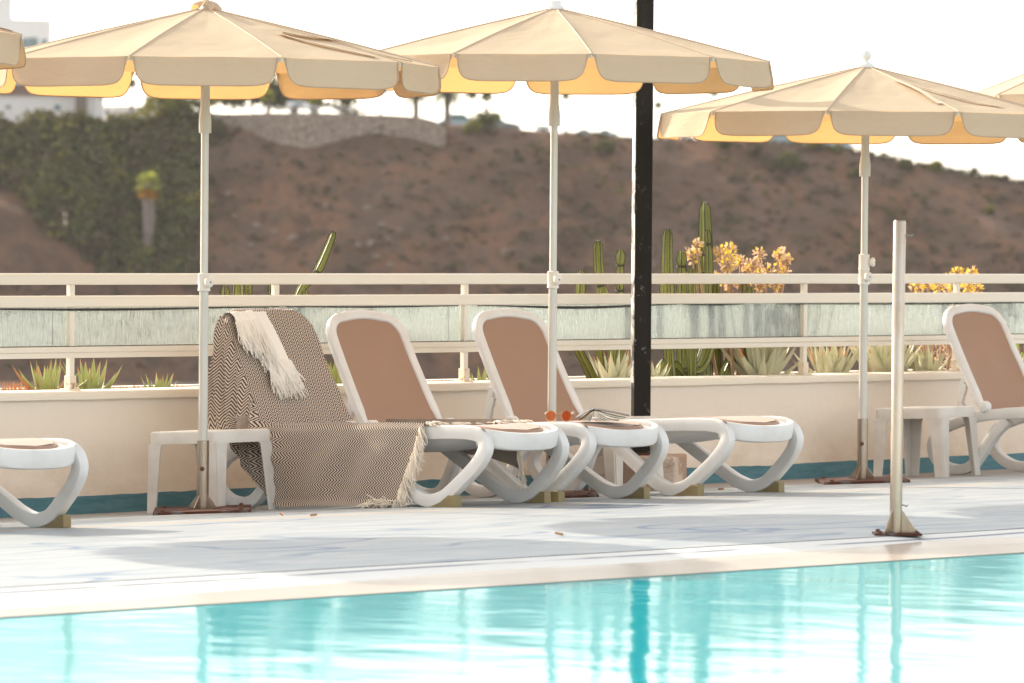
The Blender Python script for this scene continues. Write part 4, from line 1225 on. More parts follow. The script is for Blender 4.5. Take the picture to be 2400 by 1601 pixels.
def blossom_shrub(label, spots, base_px, mats, seed, leaf=.025, cnt=105):
    rb = random.Random(seed)
    base = ct(base_px, 905); base.z = .58
    t = thing('dry_blossom_shrub', label, 'shrub', base, group='dry golden shrubs behind the railing')
    b = MB(); lf = MB()
    for (px, py, rad) in spots:
        rad *= .86; dt = rb.uniform(-.18, .10); c = ct(px, py, dt)-base
        b.tube([Vector((c.x*.3, c.y*.45, -.02)), Vector((c.x*.8, c.y*.8, c.z*.55)), c*1.0, c+Vector((0, rb.uniform(-.02, .02), rad*.8))], [.012, .008, .006, .003], 6)
        for q in range(4):
            e = c+Vector((rb.uniform(-1, 1), rb.uniform(-1, 1), rb.uniform(-.3, 1)))*rad*.9
            b.tube([c-Vector((0, 0, rad*.6)), (c+e)/2, e], [.006, .005, .003], 5)
        for q in range(int(cnt*(rad/.05)**1.6)):
            d = Vector((rb.gauss(0, 1), rb.gauss(0, 1), rb.gauss(0, 1))).normalized()*rad*rb.random()**.45
            p = c+d+Vector((0, 0, rad*.2)); n_ = (d.normalized()+Vector((rb.uniform(-.6, .6), rb.uniform(-.6, .6), rb.uniform(-.2, .8)))).normalized()
            s_ = n_.cross(Vector((rb.uniform(-1, 1), rb.uniform(-1, 1), .3))).normalized(); l_ = leaf*rb.uniform(.6, 1.3)
            mi = 1 if rb.random() < (.33 if px < 1900 else .65) else 0
            lf.add([p, p+n_*l_*.5+s_*l_*.32, p+n_*l_, p+n_*l_*.5-s_*l_*.32], [(0, 1, 2, 3)], mi)
    b.build('branches', M['twig'], t); lf.build('blossoms', mats, t, smooth=False)
BM = [M['dry_flower'], M['gold_leaf']]
blossom_shrub('pale pink and gold dry blossom shrub beside the tall cactus', [(1622, 600, .055), (1632, 575, .03), (1690, 600, .06), (1705, 625, .06), (1712, 590, .045), (1735, 618, .05), (1676, 660, .06), (1712, 668, .06), (1765, 625, .05), (1780, 600, .04), (1752, 640, .05), (1800, 640, .05), (1826, 600, .04), (1835, 615, .045), (1818, 665, .05), (1780, 670, .05), (1833, 590, .025), (1845, 610, .03), (1840, 640, .03)], 1740, BM, 21)
blossom_shrub('golden yellow dry shrub peeking over the rail right of the steel stake', [(2150, 675, .05), (2175, 668, .04), (2200, 672, .05), (2225, 660, .05), (2262, 655, .05), (2245, 640, .035), (2278, 642, .035), (2270, 670, .05), (2235, 675, .045), (2290, 678, .04)], 2210, BM, 22)

def leafy(label, spots, base_px, mat, seed, leaf=.035, cnt=60, name='leafy_shrub', dt0=0):
    rb = random.Random(seed); base = ct(base_px, 905); base.z = .58
    t = thing(name, label, 'shrub', base); b = MB(); lf = MB()
    for (px, py, rad) in spots:
        c = ct(px, py, dt0+rb.uniform(-.2, .05))-base
        b.tube([Vector((c.x*.3, c.y*.4, -.02)), Vector((c.x*.8, c.y*.8, c.z*.6)), c], [.009, .007, .004], 5)
        for q in range(cnt):
            d = Vector((rb.gauss(0, 1), rb.gauss(0, 1), rb.gauss(0, 1))).normalized()*rad*rb.random()**.4
            p = c+d; n_ = (d.normalized()+Vector((rb.uniform(-.6, .6), rb.uniform(-.6, .6), rb.uniform(-.2, .8)))).normalized()
            s_ = n_.cross(Vector((rb.uniform(-1, 1), rb.uniform(-1, 1), .3))).normalized(); l_ = leaf*rb.uniform(.6, 1.3)
            lf.add([p, p+n_*l_*.5+s_*l_*.3, p+n_*l_, p+n_*l_*.5-s_*l_*.3], [(0, 1, 2, 3)], 1 if rb.random() < .12 else 0)
    b.build('branches', M['twig'], t); lf.build('leaves', [mat, M['dry_flower']], t, smooth=False)
leafy('green shrub blurred behind the streaked glass, right of the steel stake', [(2150, 735, .07), (2165, 760, .07), (2145, 775, .06), (2175, 730, .05), (2160, 850, .06), (2190, 870, .06), (2140, 860, .05)], 2160, M['green_leaf'], 31)
leafy('bright green shrub behind the glass at the right edge', [(2385, 735, .08), (2405, 715, .08), (2420, 760, .09), (2370, 760, .06), (2390, 840, .08), (2410, 860, .08)], 2395, M['green_leaf'], 32)
leafy('dark twiggy shrub under the rail beside the right-hand backrest', [(2200, 840, .06), (2215, 865, .06), (2180, 855, .05), (2205, 815, .05)], 2200, M['dry_flower'], 33, .02, 40, 'twiggy_shrub')
b = MB(); rb = random.Random(5)
for i in range(240):
    px = rb.choice((rb.uniform(-10, 75), rb.uniform(255, 440), rb.uniform(1020, 1120), rb.uniform(1900, 2220)))
    c = at_t(px, 895, rb.uniform(-.6, -.22)); c.z = .6
    for q in range(3):
        a = rb.uniform(0, 6.28); e = c+Vector((math.cos(a)*.03, math.sin(a)*.03, rb.uniform(.03, .12 if px < 75 else .085))); s_ = Vector((-math.sin(a), math.cos(a), 0))*.0035
        b.add([c-s_, c+s_, e+s_*.4, e-s_*.4], [(0, 1, 2, 3)])
tag(b.build('ground_cover', M['red_leaf'], smooth=False), 'low reddish succulents and dry stalks along the planter edge', 'ground cover', kind='stuff')
b = MB()
for i, (px, py) in enumerate(((659, 1216), (1690, 1141), (1722, 1126), (1310, 1290), (735, 1222))):
    p = at_z(px, py, .135); p.z = gz(p.x, p.y)
    q = MB(); a = rb.uniform(0, 6)
    q.grid(4, 3, lambda u, v: Vector(((u-.5)*.04, (v-.5)*.018*(1-(2*u-1)**2+.1), .004+.010*abs(2*v-1)+.006*u)))
    o = q.build('dry_leaf', M['agave_tip'], loc=p, rot=(0, 0, a)); tag(o, ['dry curled leaf on the deck right of the left parasol stand', 'dry leaf lying under the lounger in front of the black post', 'dry leaf by the blue wall foot right of the black post', 'dry leaf out on the sunny deck', 'dry leaf in front of the blanket'][i], 'leaf', 'dry leaves on the deck')
# ================================================================== HILLSIDE ACROSS THE VALLEY
FR, FB, ZB = 320.0, 301.0, -7.4
RIDGE = [(-900, 285), (-300, 288), (0, 288), (230, 285), (330, 277), (420, 264), (470, 264), (505, 272), (640, 274), (800, 275), (950, 280), (1050, 292), (1110, 294), (1180, 300), (1300, 312), (1500, 322), (1640, 326), (1760, 330), (1900, 342), (1960, 348), (2030, 358), (2120, 380), (2230, 402), (2330, 418), (2400, 432), (2600, 462), (3000, 500), (4000, 540)]
def ridge_z(R):
    px = CX+R/FR*LENS_F; y = interp(RIDGE, px)
    return at_depth(px, y, FR).z
def hz(R, F):
    zr = ridge_z(R); px = CX+R/FR*LENS_F
    f = (F-FB)/(FR-FB)
    n1 = mnoise.noise(Vector((R*.07, F*.05, 1.3)))*2.2+mnoise.noise(Vector((R*.21, F*.16, 4)))*1.0+mnoise.noise(Vector((R*.6, F*.5, 2)))*.45
    if f < 0: return ZB+.2*n1*max(0, 1+f*3)
    if f <= 1:
        prof = f**.80
        # spur of bare rock in front on the left, gully behind it
        gul = -2.2*math.exp(-((px-330)/120)**2)*math.sin(PI*f)
        spur = 3.2*math.exp(-((px+30)/150)**2)*math.exp(-((f-.28)/.22)**2)
        rock = 1.3*math.exp(-((px-800)/220)**2)*math.exp(-((f-.35)/.2)**2)*mnoise.noise(Vector((R*.35, F*.4, 7)))
        return ZB+(zr-ZB)*prof+n1*math.sin(PI*min(1, f))**.7*.55+gul+spur+rock
    return zr+.25*n1*min(1, (f-1)*2)*.3-(F-FR)*.012
def hp(R, F): return world(R, F, hz(R, F))
Rs = [-440+i*6 for i in range(50)]+[-140+i*1.6 for i in range(56)]+[-50.4+i*.42 for i in range(250)]+[54.6+i*2.2 for i in range(45)]+[156+i*7 for i in range(42)]
Fs = [288, 292, 296]+[299+i*.32 for i in range(70)]+[323, 328, 335, 346, 360, 400, 450]
b = MB(); b.grid(len(Rs), len(Fs), lambda u, v: hp(Rs[round(u*(len(Rs)-1))], Fs[round(v*(len(Fs)-1))]))
tag(b.build('hillside', M['hill']), None, None, kind='structure')
b = MB()
def vf(u, v):
    R = -560+1120*u; F = [30, 60, 120, 200, 280, 320, 500, 650, 790][round(v*8)]
    return world(R, F, ZB-.05)
b.grid(13, 9, vf); tag(b.build('valley_floor', M['valley']), None, None, kind='structure')
b = MB(); b.grid(2, 2, lambda u, v: Vector((-1.13-2*u, -60+140*v, -.35-7.2*u)), flip=True); tag(b.build('terrace_bank', M['hill']), None, None, kind='structure')

def face_pt(px, py):                      # where a line of sight meets the hillside
    for i in range(420):
        F = 296+i*.08; p = at_depth(px, py, F); R = (px-CX)/LENS_F*F
        if hz(R, F) >= p.z: return R, F, hz(R, F)
    return (px-CX)/LENS_F*FR, FR, ridge_z((px-CX)/LENS_F*FR)
rs_ = random.Random(19)
def clump(mb, c, rad, n, leaf, rnd, mats=1, squash=.75):
    for i in range(n):
        d = Vector((rnd.gauss(0, 1), rnd.gauss(0, 1), rnd.gauss(0, 1))).normalized()*rad*(rnd.random()**.33)
        d.z = abs(d.z)*squash*1.4-.15*rad
        p = c+d; n_ = (d.normalized()*.8+Vector((rnd.uniform(-1, 1), rnd.uniform(-1, 1), rnd.uniform(-.4, 1)))).normalized()
        s_ = n_.cross(Vector((rnd.uniform(-1, 1), rnd.uniform(-1, 1), rnd.uniform(-1, 1)))).normalized(); t_ = n_.cross(s_); l_ = leaf*rnd.uniform(.6, 1.4)
        mb.add([p-s_*l_*.5, p+t_*l_*.5, p+s_*l_*.5, p-t_*l_*.4+n_*l_*.2], [(0, 1, 2, 3)], rnd.randrange(mats))
# gully thicket: one mass
b = MB()
cnt = 0
while cnt < 620:
    px, py = rs_.uniform(-80, 540), rs_.uniform(296, 660)
    lim = interp([(-80, 380), (0, 420), (60, 460), (120, 540), (200, 610), (240, 665)], px)
    right = interp([(250, 505), (330, 500), (480, 470), (640, 470)], py)
    wv = 34*mnoise.noise(Vector((py*.02, 7, 0)))+16*mnoise.noise(Vector((py*.07, 2, 0)))
    if py > lim+wv or px > right-12+wv: continue
    if rs_.random() < .25*sstep(420, 470, px): continue
    R, F, z = face_pt(px, py); k = rs_.random()
    clump(b, world(R, F, z+.1), rs_.uniform(.5, 1.35), 75, .34, rs_, 1, .8)
    n0 = len(b.m)-75; mm_ = 0 if k < .56 else (1 if k < .84 else 2)
    b.m[n0:] = [mm_ if rs_.random() < .8 else 0 for _ in range(75)]; cnt += 1
tag(b.build('gully_thicket', [M['shrub_a'], M['shrub_b'], M['shrub_y']], smooth=False), 'dense dark green thicket filling the gully on the left of the hillside', 'thicket', kind='stuff')
b = MB(); cnt = 0
while cnt < 1900:
    px, py = rs_.uniform(-100, 2500), rs_.uniform(290, 870)
    if px < 480 and py < 640: continue
    if rs_.random() > (.95 if px > 1200 else .6)*(.5+.5*mnoise.noise(Vector((px*.006, py*.012, 3)))+.3): continue
    R, F, z = face_pt(px, py); m = rs_.choice((14, 22)); 
    clump(b, world(R, F, z), rs_.uniform(.15, .5), m, .17, rs_, 1, .6)
    mm_ = 1 if rs_.random() < .62 else 0; b.m[-m:] = [mm_]*m; cnt += 1
tag(b.build('dry_scrub', [M['shrub_a'], M['shrub_b']], smooth=False), 'low dry scrub scattered over the brown hillside', 'scrub', kind='stuff')
# bare rocks on the slope
def rock(px, py, r_, label, seed):
    rr_ = random.Random(seed); R, F, z = face_pt(px, py); b = MB()
    prof = []; n = 9
    vs = []; 
    for i in range(6):
        th = PI*i/5
        for k in range(n):
            a = 2*PI*k/n; q = r_*(1+.3*mnoise.noise(Vector((math.cos(a)*1.3, math.sin(a)*1.3, i+seed)))); vs.append(Vector((q*math.sin(th)*math.cos(a)*1.2, q*math.sin(th)*math.sin(a), q*math.cos(th)*.8)))
    b.add(vs, [(i*n+k, i*n+(k+1) % n, (i+1)*n+(k+1) % n, (i+1)*n+k) for i in range(5) for k in range(n)])
    return tag(b.build('boulder', M['boulder'], loc=world(R, F, z-.1), smooth=False), label, 'boulder', 'pale rocks on the hillside')
M['boulder'] = simple('pale_rock', (.20, .142, .106), .9, .25, 1.2, .5, 4)
for i, (px, py, r_) in enumerate(((533, 452, .5), (598, 528, .55), (683, 558, .7), (762, 482, .5), (860, 488, .6), (893, 527, .5), (905, 560, .45), (868, 570, .55), (838, 575, .45), (933, 535, .35), (585, 575, .5), (547, 505, .4), (913, 622, .5), (1042, 560, .45), (720, 540, .4), (1185, 590, .6), (880, 605, .5), (640, 540, .4))):
    rock(px, py, r_*.55, 'pale rock breaking through the brown hillside', i)

# individual shrubs on the slope and ridge
def hill_shrub(px, py, rad, label, mat, n=260, leaf=.30, squash=.95, seed=0):
    rnd = random.Random(seed+int(px)); R, F, z = face_pt(px, py)
    t = thing('hillside_shrub', label, 'shrub', world(R, F, z), group='single shrubs on the hillside')
    b = MB()
    for q in range(5): b.tube([(0, 0, -.2), (rnd.uniform(-.3, .3)*rad, rnd.uniform(-.3, .3)*rad, rad*.4), (rnd.uniform(-.6, .6)*rad, rnd.uniform(-.6, .6)*rad, rad*.9)], [.07, .05, .03], 5)
    b.build('trunk', M['palm_trunk'], t)
    b = MB()
    for q in range(7):
        c = Vector((rnd.uniform(-.55, .55)*rad, rnd.uniform(-.5, .5)*rad, rnd.uniform(.25, .75)*rad)); clump(b, c, rad*rnd.uniform(.4, .6), n//7, leaf, rnd, 1, squash)
    b.build('crown', mat, t, smooth=False)
hill_shrub(395, 300, 2.1, 'big rounded yellow green bush at the gully top, left of the left pole', M['shrub_y'], 700, .34)
hill_shrub(440, 285, 1.7, 'dark round bush right behind the left parasol pole at the gully top', M['shrub_a'], 420)
hill_shrub(1410, 362, .85, 'dark green bush on the slope left of the black post', M['shrub_a'])
hill_shrub(1855, 410, 1.25, 'large dark green bush on the slope left of the right parasol pole', M['shrub_a'], 420)
hill_shrub(1690, 350, .65, 'green bush at the ridge under the left eave of the right-hand parasol', M['shrub_a'])
hill_shrub(1760, 368, .7, 'dusty bush on the slope between the black post and the large dark bush', M['shrub_b'])
hill_shrub(1905, 352, .85, 'yellow green bush on the ridge line just left of the right-hand parasol pole', M['shrub_y'])
hill_shrub(1105, 318, .8, 'yellowish bush on the ridge just right of the stone wall end', M['shrub_y'])
hill_shrub(1140, 304, 1.0, 'wide low dark bush on the ridge right of the stone wall', M['shrub_a'])
hill_shrub(2120, 400, .6, 'dark bush on the slope right of the right-hand parasol pole', M['shrub_a'])
hill_shrub(1957, 358, .4, 'small yellow bush on the ridge just left of the right-hand pole', M['shrub_y'], 120)
hill_shrub(2192, 400, .55, 'pale upright bush on the right part of the ridge line', M['shrub_y'], 160)
hill_shrub(2280, 408, .35, 'small dark bush on the falling ridge at the right', M['shrub_b'], 120)
hill_shrub(2352, 425, .3, 'smallest bush on the ridge at the right edge', M['shrub_b'], 100)
hill_shrub(2315, 500, .4, 'small yellowish bush on the slope at the right edge', M['shrub_y'], 120)
hill_shrub(1995, 420, .45, 'low dark bush on the slope beside the right-hand pole', M['shrub_a'], 120)
hill_shrub(395, 640, .75, 'green bush at the foot of the gully palm', M['shrub_a'], 220)

# palms -----------------------------------------------------------------------
def fan_palm(label, p, trunk_h, trunk_r, crown_r, skirt=True, seed=0, group='palms on the hillside', lean=0, fronds=46, mat=None):
    rp = random.Random(seed); t = thing('fan_palm', label, 'palm tree', p, group=group)
    b = MB(); m = 10
    b.tube([(lean*(i/m)**2, 0, -.5+(trunk_h+.5)*i/m) for i in range(m+1)], [trunk_r*(1.05-.12*i/m+.07*math.sin(i*2.3)) for i in range(m+1)], 12); b.build('trunk', M['palm_trunk'], t)
    top = Vector((lean, 0, trunk_h))
    def fan(mb, d, L, w_):
        d = d.normalized(); s_ = d.cross(Vector((0, 0, 1)))
        s_ = s_.normalized() if s_.length > .05 else Vector((1, 0, 0)); n_ = s_.cross(d)
        base = top+d*L*.35; mb.tube([top, base], .02, 4)
        k = 7; vs = [base]
        for i in range(k*2+1):
            a = -1.25+2.5*i/(k*2); rr_ = (L*.72 if i % 2 == 0 else L*.50)*(1-.12*abs(a)); q = base+d*rr_*math.cos(a)+s_*rr_*math.sin(a)*w_-n_*rr_*.25*(1 if d.z > -.2 else -.2)-Vector((0, 0, rr_*.15)); vs.append(q)
        mb.add(vs, [(0, i+1, i+2) for i in range(k*2)])
    b = MB()
    for i in range(fronds):
        f = (i+.5)/fronds; el = math.radians(85-115*f); a = i*2.399
        fan(b, Vector((math.cos(a)*math.cos(el), math.sin(a)*math.cos(el), math.sin(el))), crown_r*rp.uniform(.85, 1.1), .9)
    b.build('crown', mat or M['fan_green'], t, smooth=False)
    if skirt:
        b = MB()
        for i in range(26):
            el = math.radians(-28-40*(i/26)); a = i*2.399+1
            fan(b, Vector((math.cos(a)*math.cos(el), math.sin(a)*math.cos(el), math.sin(el))), crown_r*rp.uniform(.7, .95), .8)
        b.build('dead_skirt', M['fan_dead'], t, smooth=False)
    return t
def feather_palm(label, p, trunk_h, trunk_r, crown_r, seed=0, group='palms on the hillside', fronds=34):
    rp = random.Random(seed); t = thing('feather_palm', label, 'palm tree', p, group=group)
    b = MB(); b.tube([(0, 0, -.5), (0, 0, trunk_h*.5), (0, 0, trunk_h)], [trunk_r*1.1, trunk_r, trunk_r*1.2], 10); b.build('trunk', M['palm_trunk'], t)
    b = MB(); top = Vector((0, 0, trunk_h))
    for i in range(fronds):
        el = math.radians(80-95*(i+.5)/fronds); a = i*2.399+seed; d = Vector((math.cos(a), math.sin(a), 0)); L = crown_r*rp.uniform(.85, 1.1); s_ = Vector((-d.y, d.x, 0)); m = 9; prev = None
        for j in range(m):
            g = j/m; g2 = (j+1)/m
            P = lambda q: top+d*L*q*math.cos(el-.9*q*q)+Vector((0, 0, L*(q*math.sin(el)-.55*q*q)))
            p0, p1 = P(g), P(g2); w_ = L*.20*math.sin(PI*min(1, .12+.88*g))
            for sg_ in (-1, 1):
                dr = Vector((0, 0, -w_*.55)); tip = p1+s_*sg_*w_+dr+(p1-p0)*.4
                b.add([p0, p0.lerp(p1, .55), tip], [(0, 1, 2)]); tip2 = p0.lerp(p1, .5)+s_*sg_*w_*.95+dr+(p1-p0)*.5
                b.add([p0.lerp(p1, .5), p1, tip2], [(0, 1, 2)])
            b.tube([p0, p1], .02, 3, cap=False)
    b.build('crown', M['palm_leaf'], t, smooth=False); return t
R, F, z = face_pt(348, 592)
zt = at_depth(348, 436, F-.3).z; fan_palm('fan palm with yellow green head and orange dead leaves, standing in the dark gully', world(R, F-.3, z-.4), zt-z+.50, .39, 1.12, True, 3, fronds=17)
def ridge_pt(px, py, F=340): return at_depth(px, py, F)
def fp(px, ytop, ybase, w_px, label, kind='fan', F=342, seed=0, tr=.13, **k):
    pb = at_depth(px, ybase, F); pt = at_depth(px, ytop, F); r_ = w_px/2/LENS_F*F
    H = max(.4, pt.z-pb.z-r_*.35)
    return fan_palm(label, pb, H, tr, r_, k.get('skirt', False), seed+int(px), fronds=k.get('fronds', 34), mat=k.get('mat')) if kind == 'fan' else feather_palm(label, pb, H, tr, r_*1.25, seed+int(px))
fp(190, 120, 290, 120, 'thick trunked palm in front of the white building, its head hidden by the left parasol', 'fan', 338, tr=.40)
fp(308, 192, 268, 34, 'small palm seen in the gap between two canopy flaps of the left parasol', 'fan', 345, tr=.10, mat=M['palm_leaf'])
fp(628, 222, 262, 42, 'golden palm on the terrace right of the left parasol pole', 'fan', 340, tr=.16, mat=M['fan_green'])
fp(740, 226, 262, 46, 'small golden palm beside the parked white van', 'fan', 343, tr=.12, mat=M['fan_green'])
fp(852, 205, 268, 40, 'dark drooping palm above the stone wall, left one of a pair', 'fan', 345, tr=.09, mat=M['palm_leaf'])
fp(892, 205, 268, 42, 'dark drooping palm above the stone wall, right one of a pair', 'fan', 345, tr=.09, mat=M['palm_leaf'])
fp(975, 214, 272, 66, 'feathery date palm over the stone wall, left of the fuller one', 'feather', 342, tr=.2)
fp(1048, 208, 285, 84, 'full dark date palm over the right end of the stone wall', 'feather', 341, tr=.22)
fp(1105, 216, 295, 40, 'slender drooping palm just right of the full date palm', 'fan', 343, tr=.09, mat=M['palm_leaf'])
fp(1140, 222, 300, 40, 'slender drooping palm farthest right in the group above the stone wall', 'fan', 344, tr=.09, mat=M['palm_leaf'])
fp(1325, 222, 310, 26, 'thin palm just right of the middle parasol pole', 'fan', 360, tr=.07, mat=M['palm_leaf'])
fp(1542, 244, 325, 26, 'lone thin palm on the ridge right of the black post', 'fan', 360, tr=.05, mat=M['palm_leaf'])
fp(1672, 214, 330, 30, 'thin palm whose head shows between the two right parasols', 'fan', 365, tr=.07, mat=M['palm_leaf'])
fp(2112, 338, 372, 12, 'narrow dark palm on the ridge right of the right-hand parasol pole', 'fan', 345, tr=.06, mat=M['shrub_y'])

# stone wall, terrace and what stands on it
STW = [(490, 262, 268), (505, 266, 276), (540, 267, 290), (580, 266, 300), (620, 265, 318), (660, 265, 336), (705, 265, 344), (750, 265, 339), (790, 266, 326), (830, 267, 313), (870, 269, 309), (910, 270, 308), (950, 272, 316), (990, 276, 328), (1020, 284, 338), (1044, 299, 340)]
b = MB(); vs = []; fs = []
sm = [face_pt(px, yb)[1] for px, yt, yb in STW]; sm = [(sm[max(i-1, 0)]+2*sm[i]+sm[min(i+1, len(sm)-1)])/4-.25 for i in range(len(sm))]
for (px, yt, yb), F in zip(STW, sm):
    top = at_depth(px, yt, F); bot = at_depth(px, yb, F); bot.z -= .5
    back = world((px-CX)/LENS_F*F, 326, top.z); bk2 = back.copy(); bk2.z -= 2
    vs += [bot, top, back, bk2]
for i in range(len(STW)-1):
    for k in range(3): fs.append((i*4+k, (i+1)*4+k, (i+1)*4+k+1, i*4+k+1))
fs += [(0, 1, 2, 3), tuple((len(STW)-1)*4+k for k in (3, 2, 1, 0))]
b.add(vs, fs); tag(b.build('stone_wall', M['stone'], smooth=False), 'rubble stone retaining wall crowning the hillside', 'wall')
fe = thing('terrace_fence', 'thin white fence on top of the stone retaining wall', 'fence', at_depth(700, 264, 321.4))
o0 = at_depth(700, 264, 321.4)
b = MB()
for dy in (0, 9): b.tube([at_depth(px, 262-2-dy-(3 if px < 560 else 0), 321.4)-o0 for px in (510, 600, 700, 800, 880)], .025, 5)
b.build('fence_rail', M['white_wall'], fe)
for i in range(14):
    px = 510+370*i/13; b = MB(); b.tube([at_depth(px, 268, 321.4)-o0, at_depth(px, 246, 321.4)-o0], .03, 5); b.build('fence_post', M['white_wall'], fe)
b = MB(); rnd = random.Random(2)
for i in range(70):
    px = rnd.uniform(480, 830); c = at_depth(px, rnd.uniform(190, 252)+(max(0, px-770)*.45), rnd.uniform(352, 357)); clump(b, c, rnd.uniform(.6, 1.0), 60, .36, rnd, 1, .9)
tag(b.build('hedge', M['shrub_a'], smooth=False), 'tall dark hedge behind the fence on the stone wall terrace', 'hedge')
def vehicle(name, label, px, py, F, L, H, mat, van=False, yaw=0, group=None):
    t = thing(name, label, 'van' if van else 'car', at_depth(px, py, F), YAW+yaw, group)
    W = .85
    if van: prof = [(-L/2, .35), (-L/2, H*.95), (-L/2+.12, H), (L/2-1.1, H), (L/2-.45, H*.62), (L/2, H*.52), (L/2, .35)]
    else: prof = [(-L/2, .35), (-L/2, .80), (-L/2+.35, .92), (-L/2+.95, H), (L/2-1.75, H), (L/2-1.05, .92), (L/2-.1, .78), (L/2, .55), (L/2, .35)]
    b = MB(); b.prism(prof, -W, W, lambda a, c, d: Vector((a, d, c))); b.build('body', mat, t, smooth=False, bevel=.06)
    b = MB()
    if van: b.box(L/2-1.75, L/2-1.15, -W-.01, W+.01, H*.62, H*.88)
    else: b.prism([(-L/2+.62, .96), (-L/2+1.05, H-.07), (L/2-1.82, H-.07), (L/2-1.25, .96)], -W-.012, W+.012, lambda a, c, d: Vector((a, d, c)))
    b.build('window', M['window_dark'], t, smooth=False)
    for x in (-L*.3, L*.31):
        for y in (-1, 1):
            b = MB(); b.lathe([(.31, -.1), (.31, .1)], 14, M=Matrix.Translation((x, y*(W-.1), .31)) @ Matrix.Rotation(PI/2, 4, 'X')); b.build('wheel', M['tyre'], t)
    return t
CG = 'vehicles parked on the ridge'
vehicle('parked_van', 'white van parked behind the fence on the stone wall terrace', 712, 268, 339, 2.3, .86, M['car_white'], True, 0, CG)
CARS = [(1080, 313, 350, 4, 1.35, 'car_blue', 'pale blue car parked right of the stone wall, under the palms'), (1160, 315, 360, 4, 1.35, 'car_grey', 'grey car on the ridge behind the wide low bush'), (1372, 322, 420, 1, 1.4, 'car_grey', 'grey car on the ridge midway between the middle parasol pole and the black post'), (1422, 323, 420, 1, 1.4, 'car_blue', 'bluish car on the ridge just left of the black post'), (1735, 347, 350, 4, 1.4, 'car_blue', 'blue car at the left of the row under the right-hand parasol'), (1830, 351, 350, 4, 1.4, 'car_blue', 'blue car in the middle of the row under the right-hand parasol'), (1938, 360, 350, 4, 1.4, 'car_blue', 'blue car at the right end of the row, beside the yellow green bush')]
for px, py, F, L, H, m, lab in CARS:
    t = vehicle('parked_car', lab, px, py, F, 3.6, 1.38, M[m], False, rs_.uniform(-.2, .2), CG)
    if F > 400: t.scale = (.5, .5, .5)
# small block house on the ridge
def house(name, label, px, py, F, Wd, Dp, H, roof=True, windows=(), mat=None, yaw=0, extra=None):
    t = thing(name, label, 'building', at_depth(px, py, F), YAW+yaw)
    b = MB(); b.box(-Wd/2, Wd/2, 0, Dp, -3, H); b.build('wall', mat or M['white_wall'], t, smooth=False)
    if roof:
        b = MB(); b.box(-Wd/2-.2, Wd/2+.2, -.25, Dp+.2, H+.003, H+roof); b.build('roof', M['roof_brown'], t, smooth=False)
    for (x, z, w_, h_) in windows:
        b = MB(); b.box(x-w_/2-.06, x+w_/2+.06, -.05, -.003, z-h_/2-.06, z+h_/2+.06); f = b.build('window', M['white_wall'], t, smooth=False)
        b = MB(); b.box(x-w_/2, x+w_/2, -.058, -.052, z-h_/2, z+h_/2); b.build('pane', M['window_dark'], f, smooth=False)
    if extra: extra(t)
    return t
house('low_house', 'low white house with a brown eave at the left edge above the thicket', 60, 292, 339, 9.8, 6, 2.05, .75, ((-1.2, 1.2, .35, .2), (2.2, 1.2, .4, .35), (-4.2, 1.2, .3, .3)))
house('garden_building', 'plain pale building right of the thick palm trunk', 298, 290, 347, 4.6, 4, 1.25, 0, ((-1.4, .8, .3, .3), (1.4, .9, .4, .3)))
def tower(t):
    b = MB(); b.box(-4.6, -1.4, .5, 5, 7.0, 10.2); b.build('stair_tower', M['white_wall'], t, smooth=False)
    b = MB(); b.box(-2.2, -1.4, .45, 1.2, 10.203, 10.8); b.build('chimney', M['white_wall'], t, smooth=False)
house('apartment_block', 'tall white apartment block with a stair tower, far behind the left parasol', 52, 160, 700, 8.5, 8, 7.0, 0, ((.4, 3.6, .9, 1.4), (1.6, 3.6, 1.4, 1.6), (3.2, 3.6, .8, 1.2), (-2.5, 3.6, 1.2, 1.4)), None, .35, tower)
house('ridge_hut', 'tiny pale hut on the ridge just left of the middle parasol pole', 1272, 312, 350, 1.0, 1, .55, 0, ((0, .3, .2, .15),))
lp = thing('street_lamp', 'thin street lamp on the ridge at the right', 'street lamp', at_depth(2138, 385, 345))
b = MB(); b.tube([(0, 0, -.5), (0, 0, 1.8)], .035, 6); b.build('pole', M['car_grey'], lp)
b = MB(); b.tube([(0, 0, 1.78), (-.12, 0, 1.85), (-.3, 0, 1.84)], [.04, .05, .06], 6); b.build('lamp_head', M['car_grey'], lp)
mk = thing('drain_pipe', 'short grey pipe with a tan block standing at the gully edge', 'pipe', at_depth(153, 545, face_pt(153, 545)[1]-.4))
b = MB(); b.tube([(.12, 0, -.2), (.05, 0, .5), (-.08, 0, 1.25)], .11, 8); b.build('pipe', M['galv'], mk)
b = MB(); b.box(-.05, .45, -.2, .2, -.35, .12); b.build('block', M['boulder'], mk, smooth=False, bevel=.04)

# ================================================================== HAZE
hm = bpy.data.materials.new('haze_air'); hm.use_nodes = True
for nd_ in list(hm.node_tree.nodes):
    if nd_.type == 'BSDF_PRINCIPLED': hm.node_tree.nodes.remove(nd_)
pv = hm.node_tree.nodes.new('ShaderNodeVolumePrincipled'); pv.inputs['Color'].default_value = (.92, .90, .88, 1); pv.inputs['Density'].default_value = .00013
hm.node_tree.links.new(pv.outputs[0], [n_ for n_ in hm.node_tree.nodes if n_.type == 'OUTPUT_MATERIAL'][0].inputs['Volume'])
b = MB(); b.box(-600, 600, -70, 830, ZB-1.1, 46)
tag(b.build('haze', hm, smooth=False, loc=world(0, 0, 0), rot=(0, 0, YAW)), 'thin pale haze in the air over the valley', 'haze', kind='stuff')

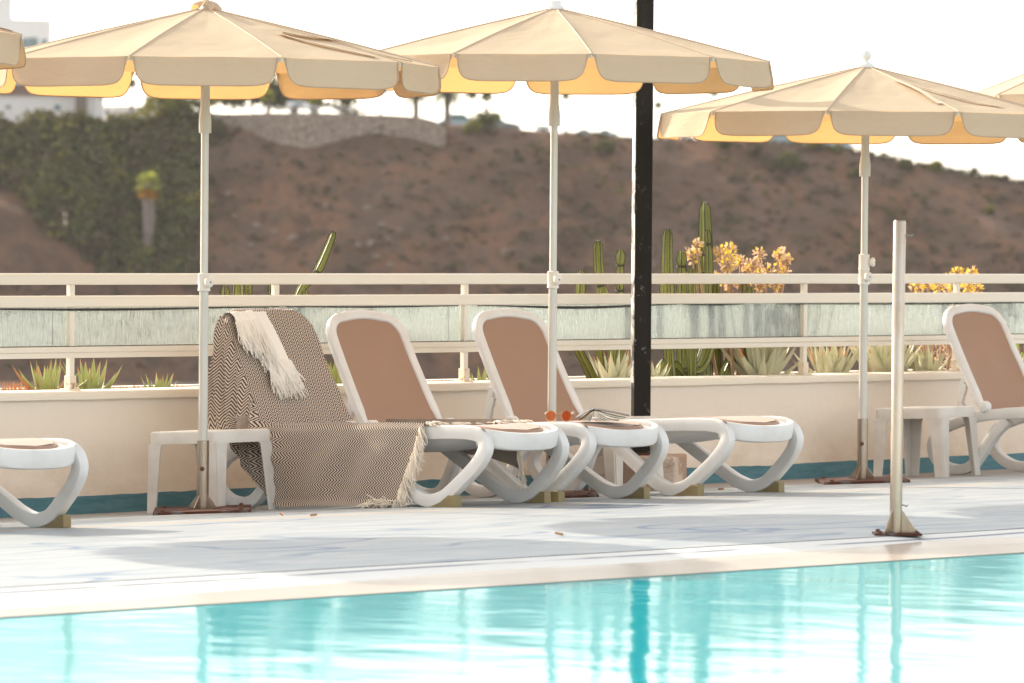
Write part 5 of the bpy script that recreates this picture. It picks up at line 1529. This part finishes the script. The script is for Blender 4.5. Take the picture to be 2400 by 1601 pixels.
# ================================================================== LIGHT, CAMERA
SUN_EL, SUN_DIR = math.radians(26.5), Vector((-1, .0, 0))     # low sun behind the wall
sd = Vector((SUN_DIR.x*math.cos(SUN_EL), SUN_DIR.y*math.cos(SUN_EL), math.sin(SUN_EL)))
sl = bpy.data.lights.new('sun', 'SUN'); sl.energy = 2.1; sl.angle = math.radians(.8); sl.color = (1.0, .90, .74)
so = bpy.data.objects.new('sun', sl); COL.objects.link(so); so.rotation_euler = sd.to_track_quat('Z', 'Y').to_euler()
wd = bpy.data.worlds.new('World'); sc.world = wd; wd.use_nodes = True
nt = wd.node_tree; bg = nt.nodes['Background']; sky = nt.nodes.new('ShaderNodeTexSky'); sky.sky_type = 'NISHITA'; sky.sun_disc = False
sky.sun_elevation = SUN_EL; sky.sun_rotation = math.atan2(SUN_DIR.x, SUN_DIR.y); sky.dust_density = 2.0; sky.air_density = 1.0; sky.ozone_density = 1.0
hs = nt.nodes.new('ShaderNodeHueSaturation'); hs.inputs['Saturation'].default_value = .35; nt.links.new(sky.outputs[0], hs.inputs['Color']); wm = nt.nodes.new('ShaderNodeMix'); wm.data_type = 'RGBA'; wm.blend_type = 'MULTIPLY'; wm.inputs[0].default_value = 1; wm.inputs[7].default_value = (1, .97, .90, 1); nt.links.new(hs.outputs[0], wm.inputs[6]); nt.links.new(wm.outputs[2], bg.inputs[0]); bg.inputs[1].default_value = .15

cam = bpy.data.cameras.new('camera'); co = bpy.data.objects.new('camera', cam); COL.objects.link(co); sc.camera = co
co.location = world(0, 0, EYE)
co.rotation_euler = (Matrix.Rotation(YAW, 3, 'Z') @ Matrix.Rotation(PI/2-PITCH, 3, 'X') @ Matrix.Rotation(ROLL, 3, 'Z')).to_euler()
cam.sensor_width = 36; cam.sensor_fit = 'HORIZONTAL'; cam.lens = LENS_F/2400*36; cam.clip_start = .5; cam.clip_end = 9000
cam.dof.use_dof = True; cam.dof.focus_distance = 25.6; cam.dof.aperture_fstop = 5.2; cam.dof.aperture_blades = 0
vs_ = sc.view_settings; vs_.view_transform = 'Standard'; vs_.look = 'None'; vs_.exposure = 1.6; vs_.gamma = 1; vs_.use_curve_mapping = False
sc.cycles.max_bounces = 8; sc.cycles.transparent_max_bounces = 12; sc.cycles.use_denoising = True
sc.cycles.sample_clamp_indirect = 6
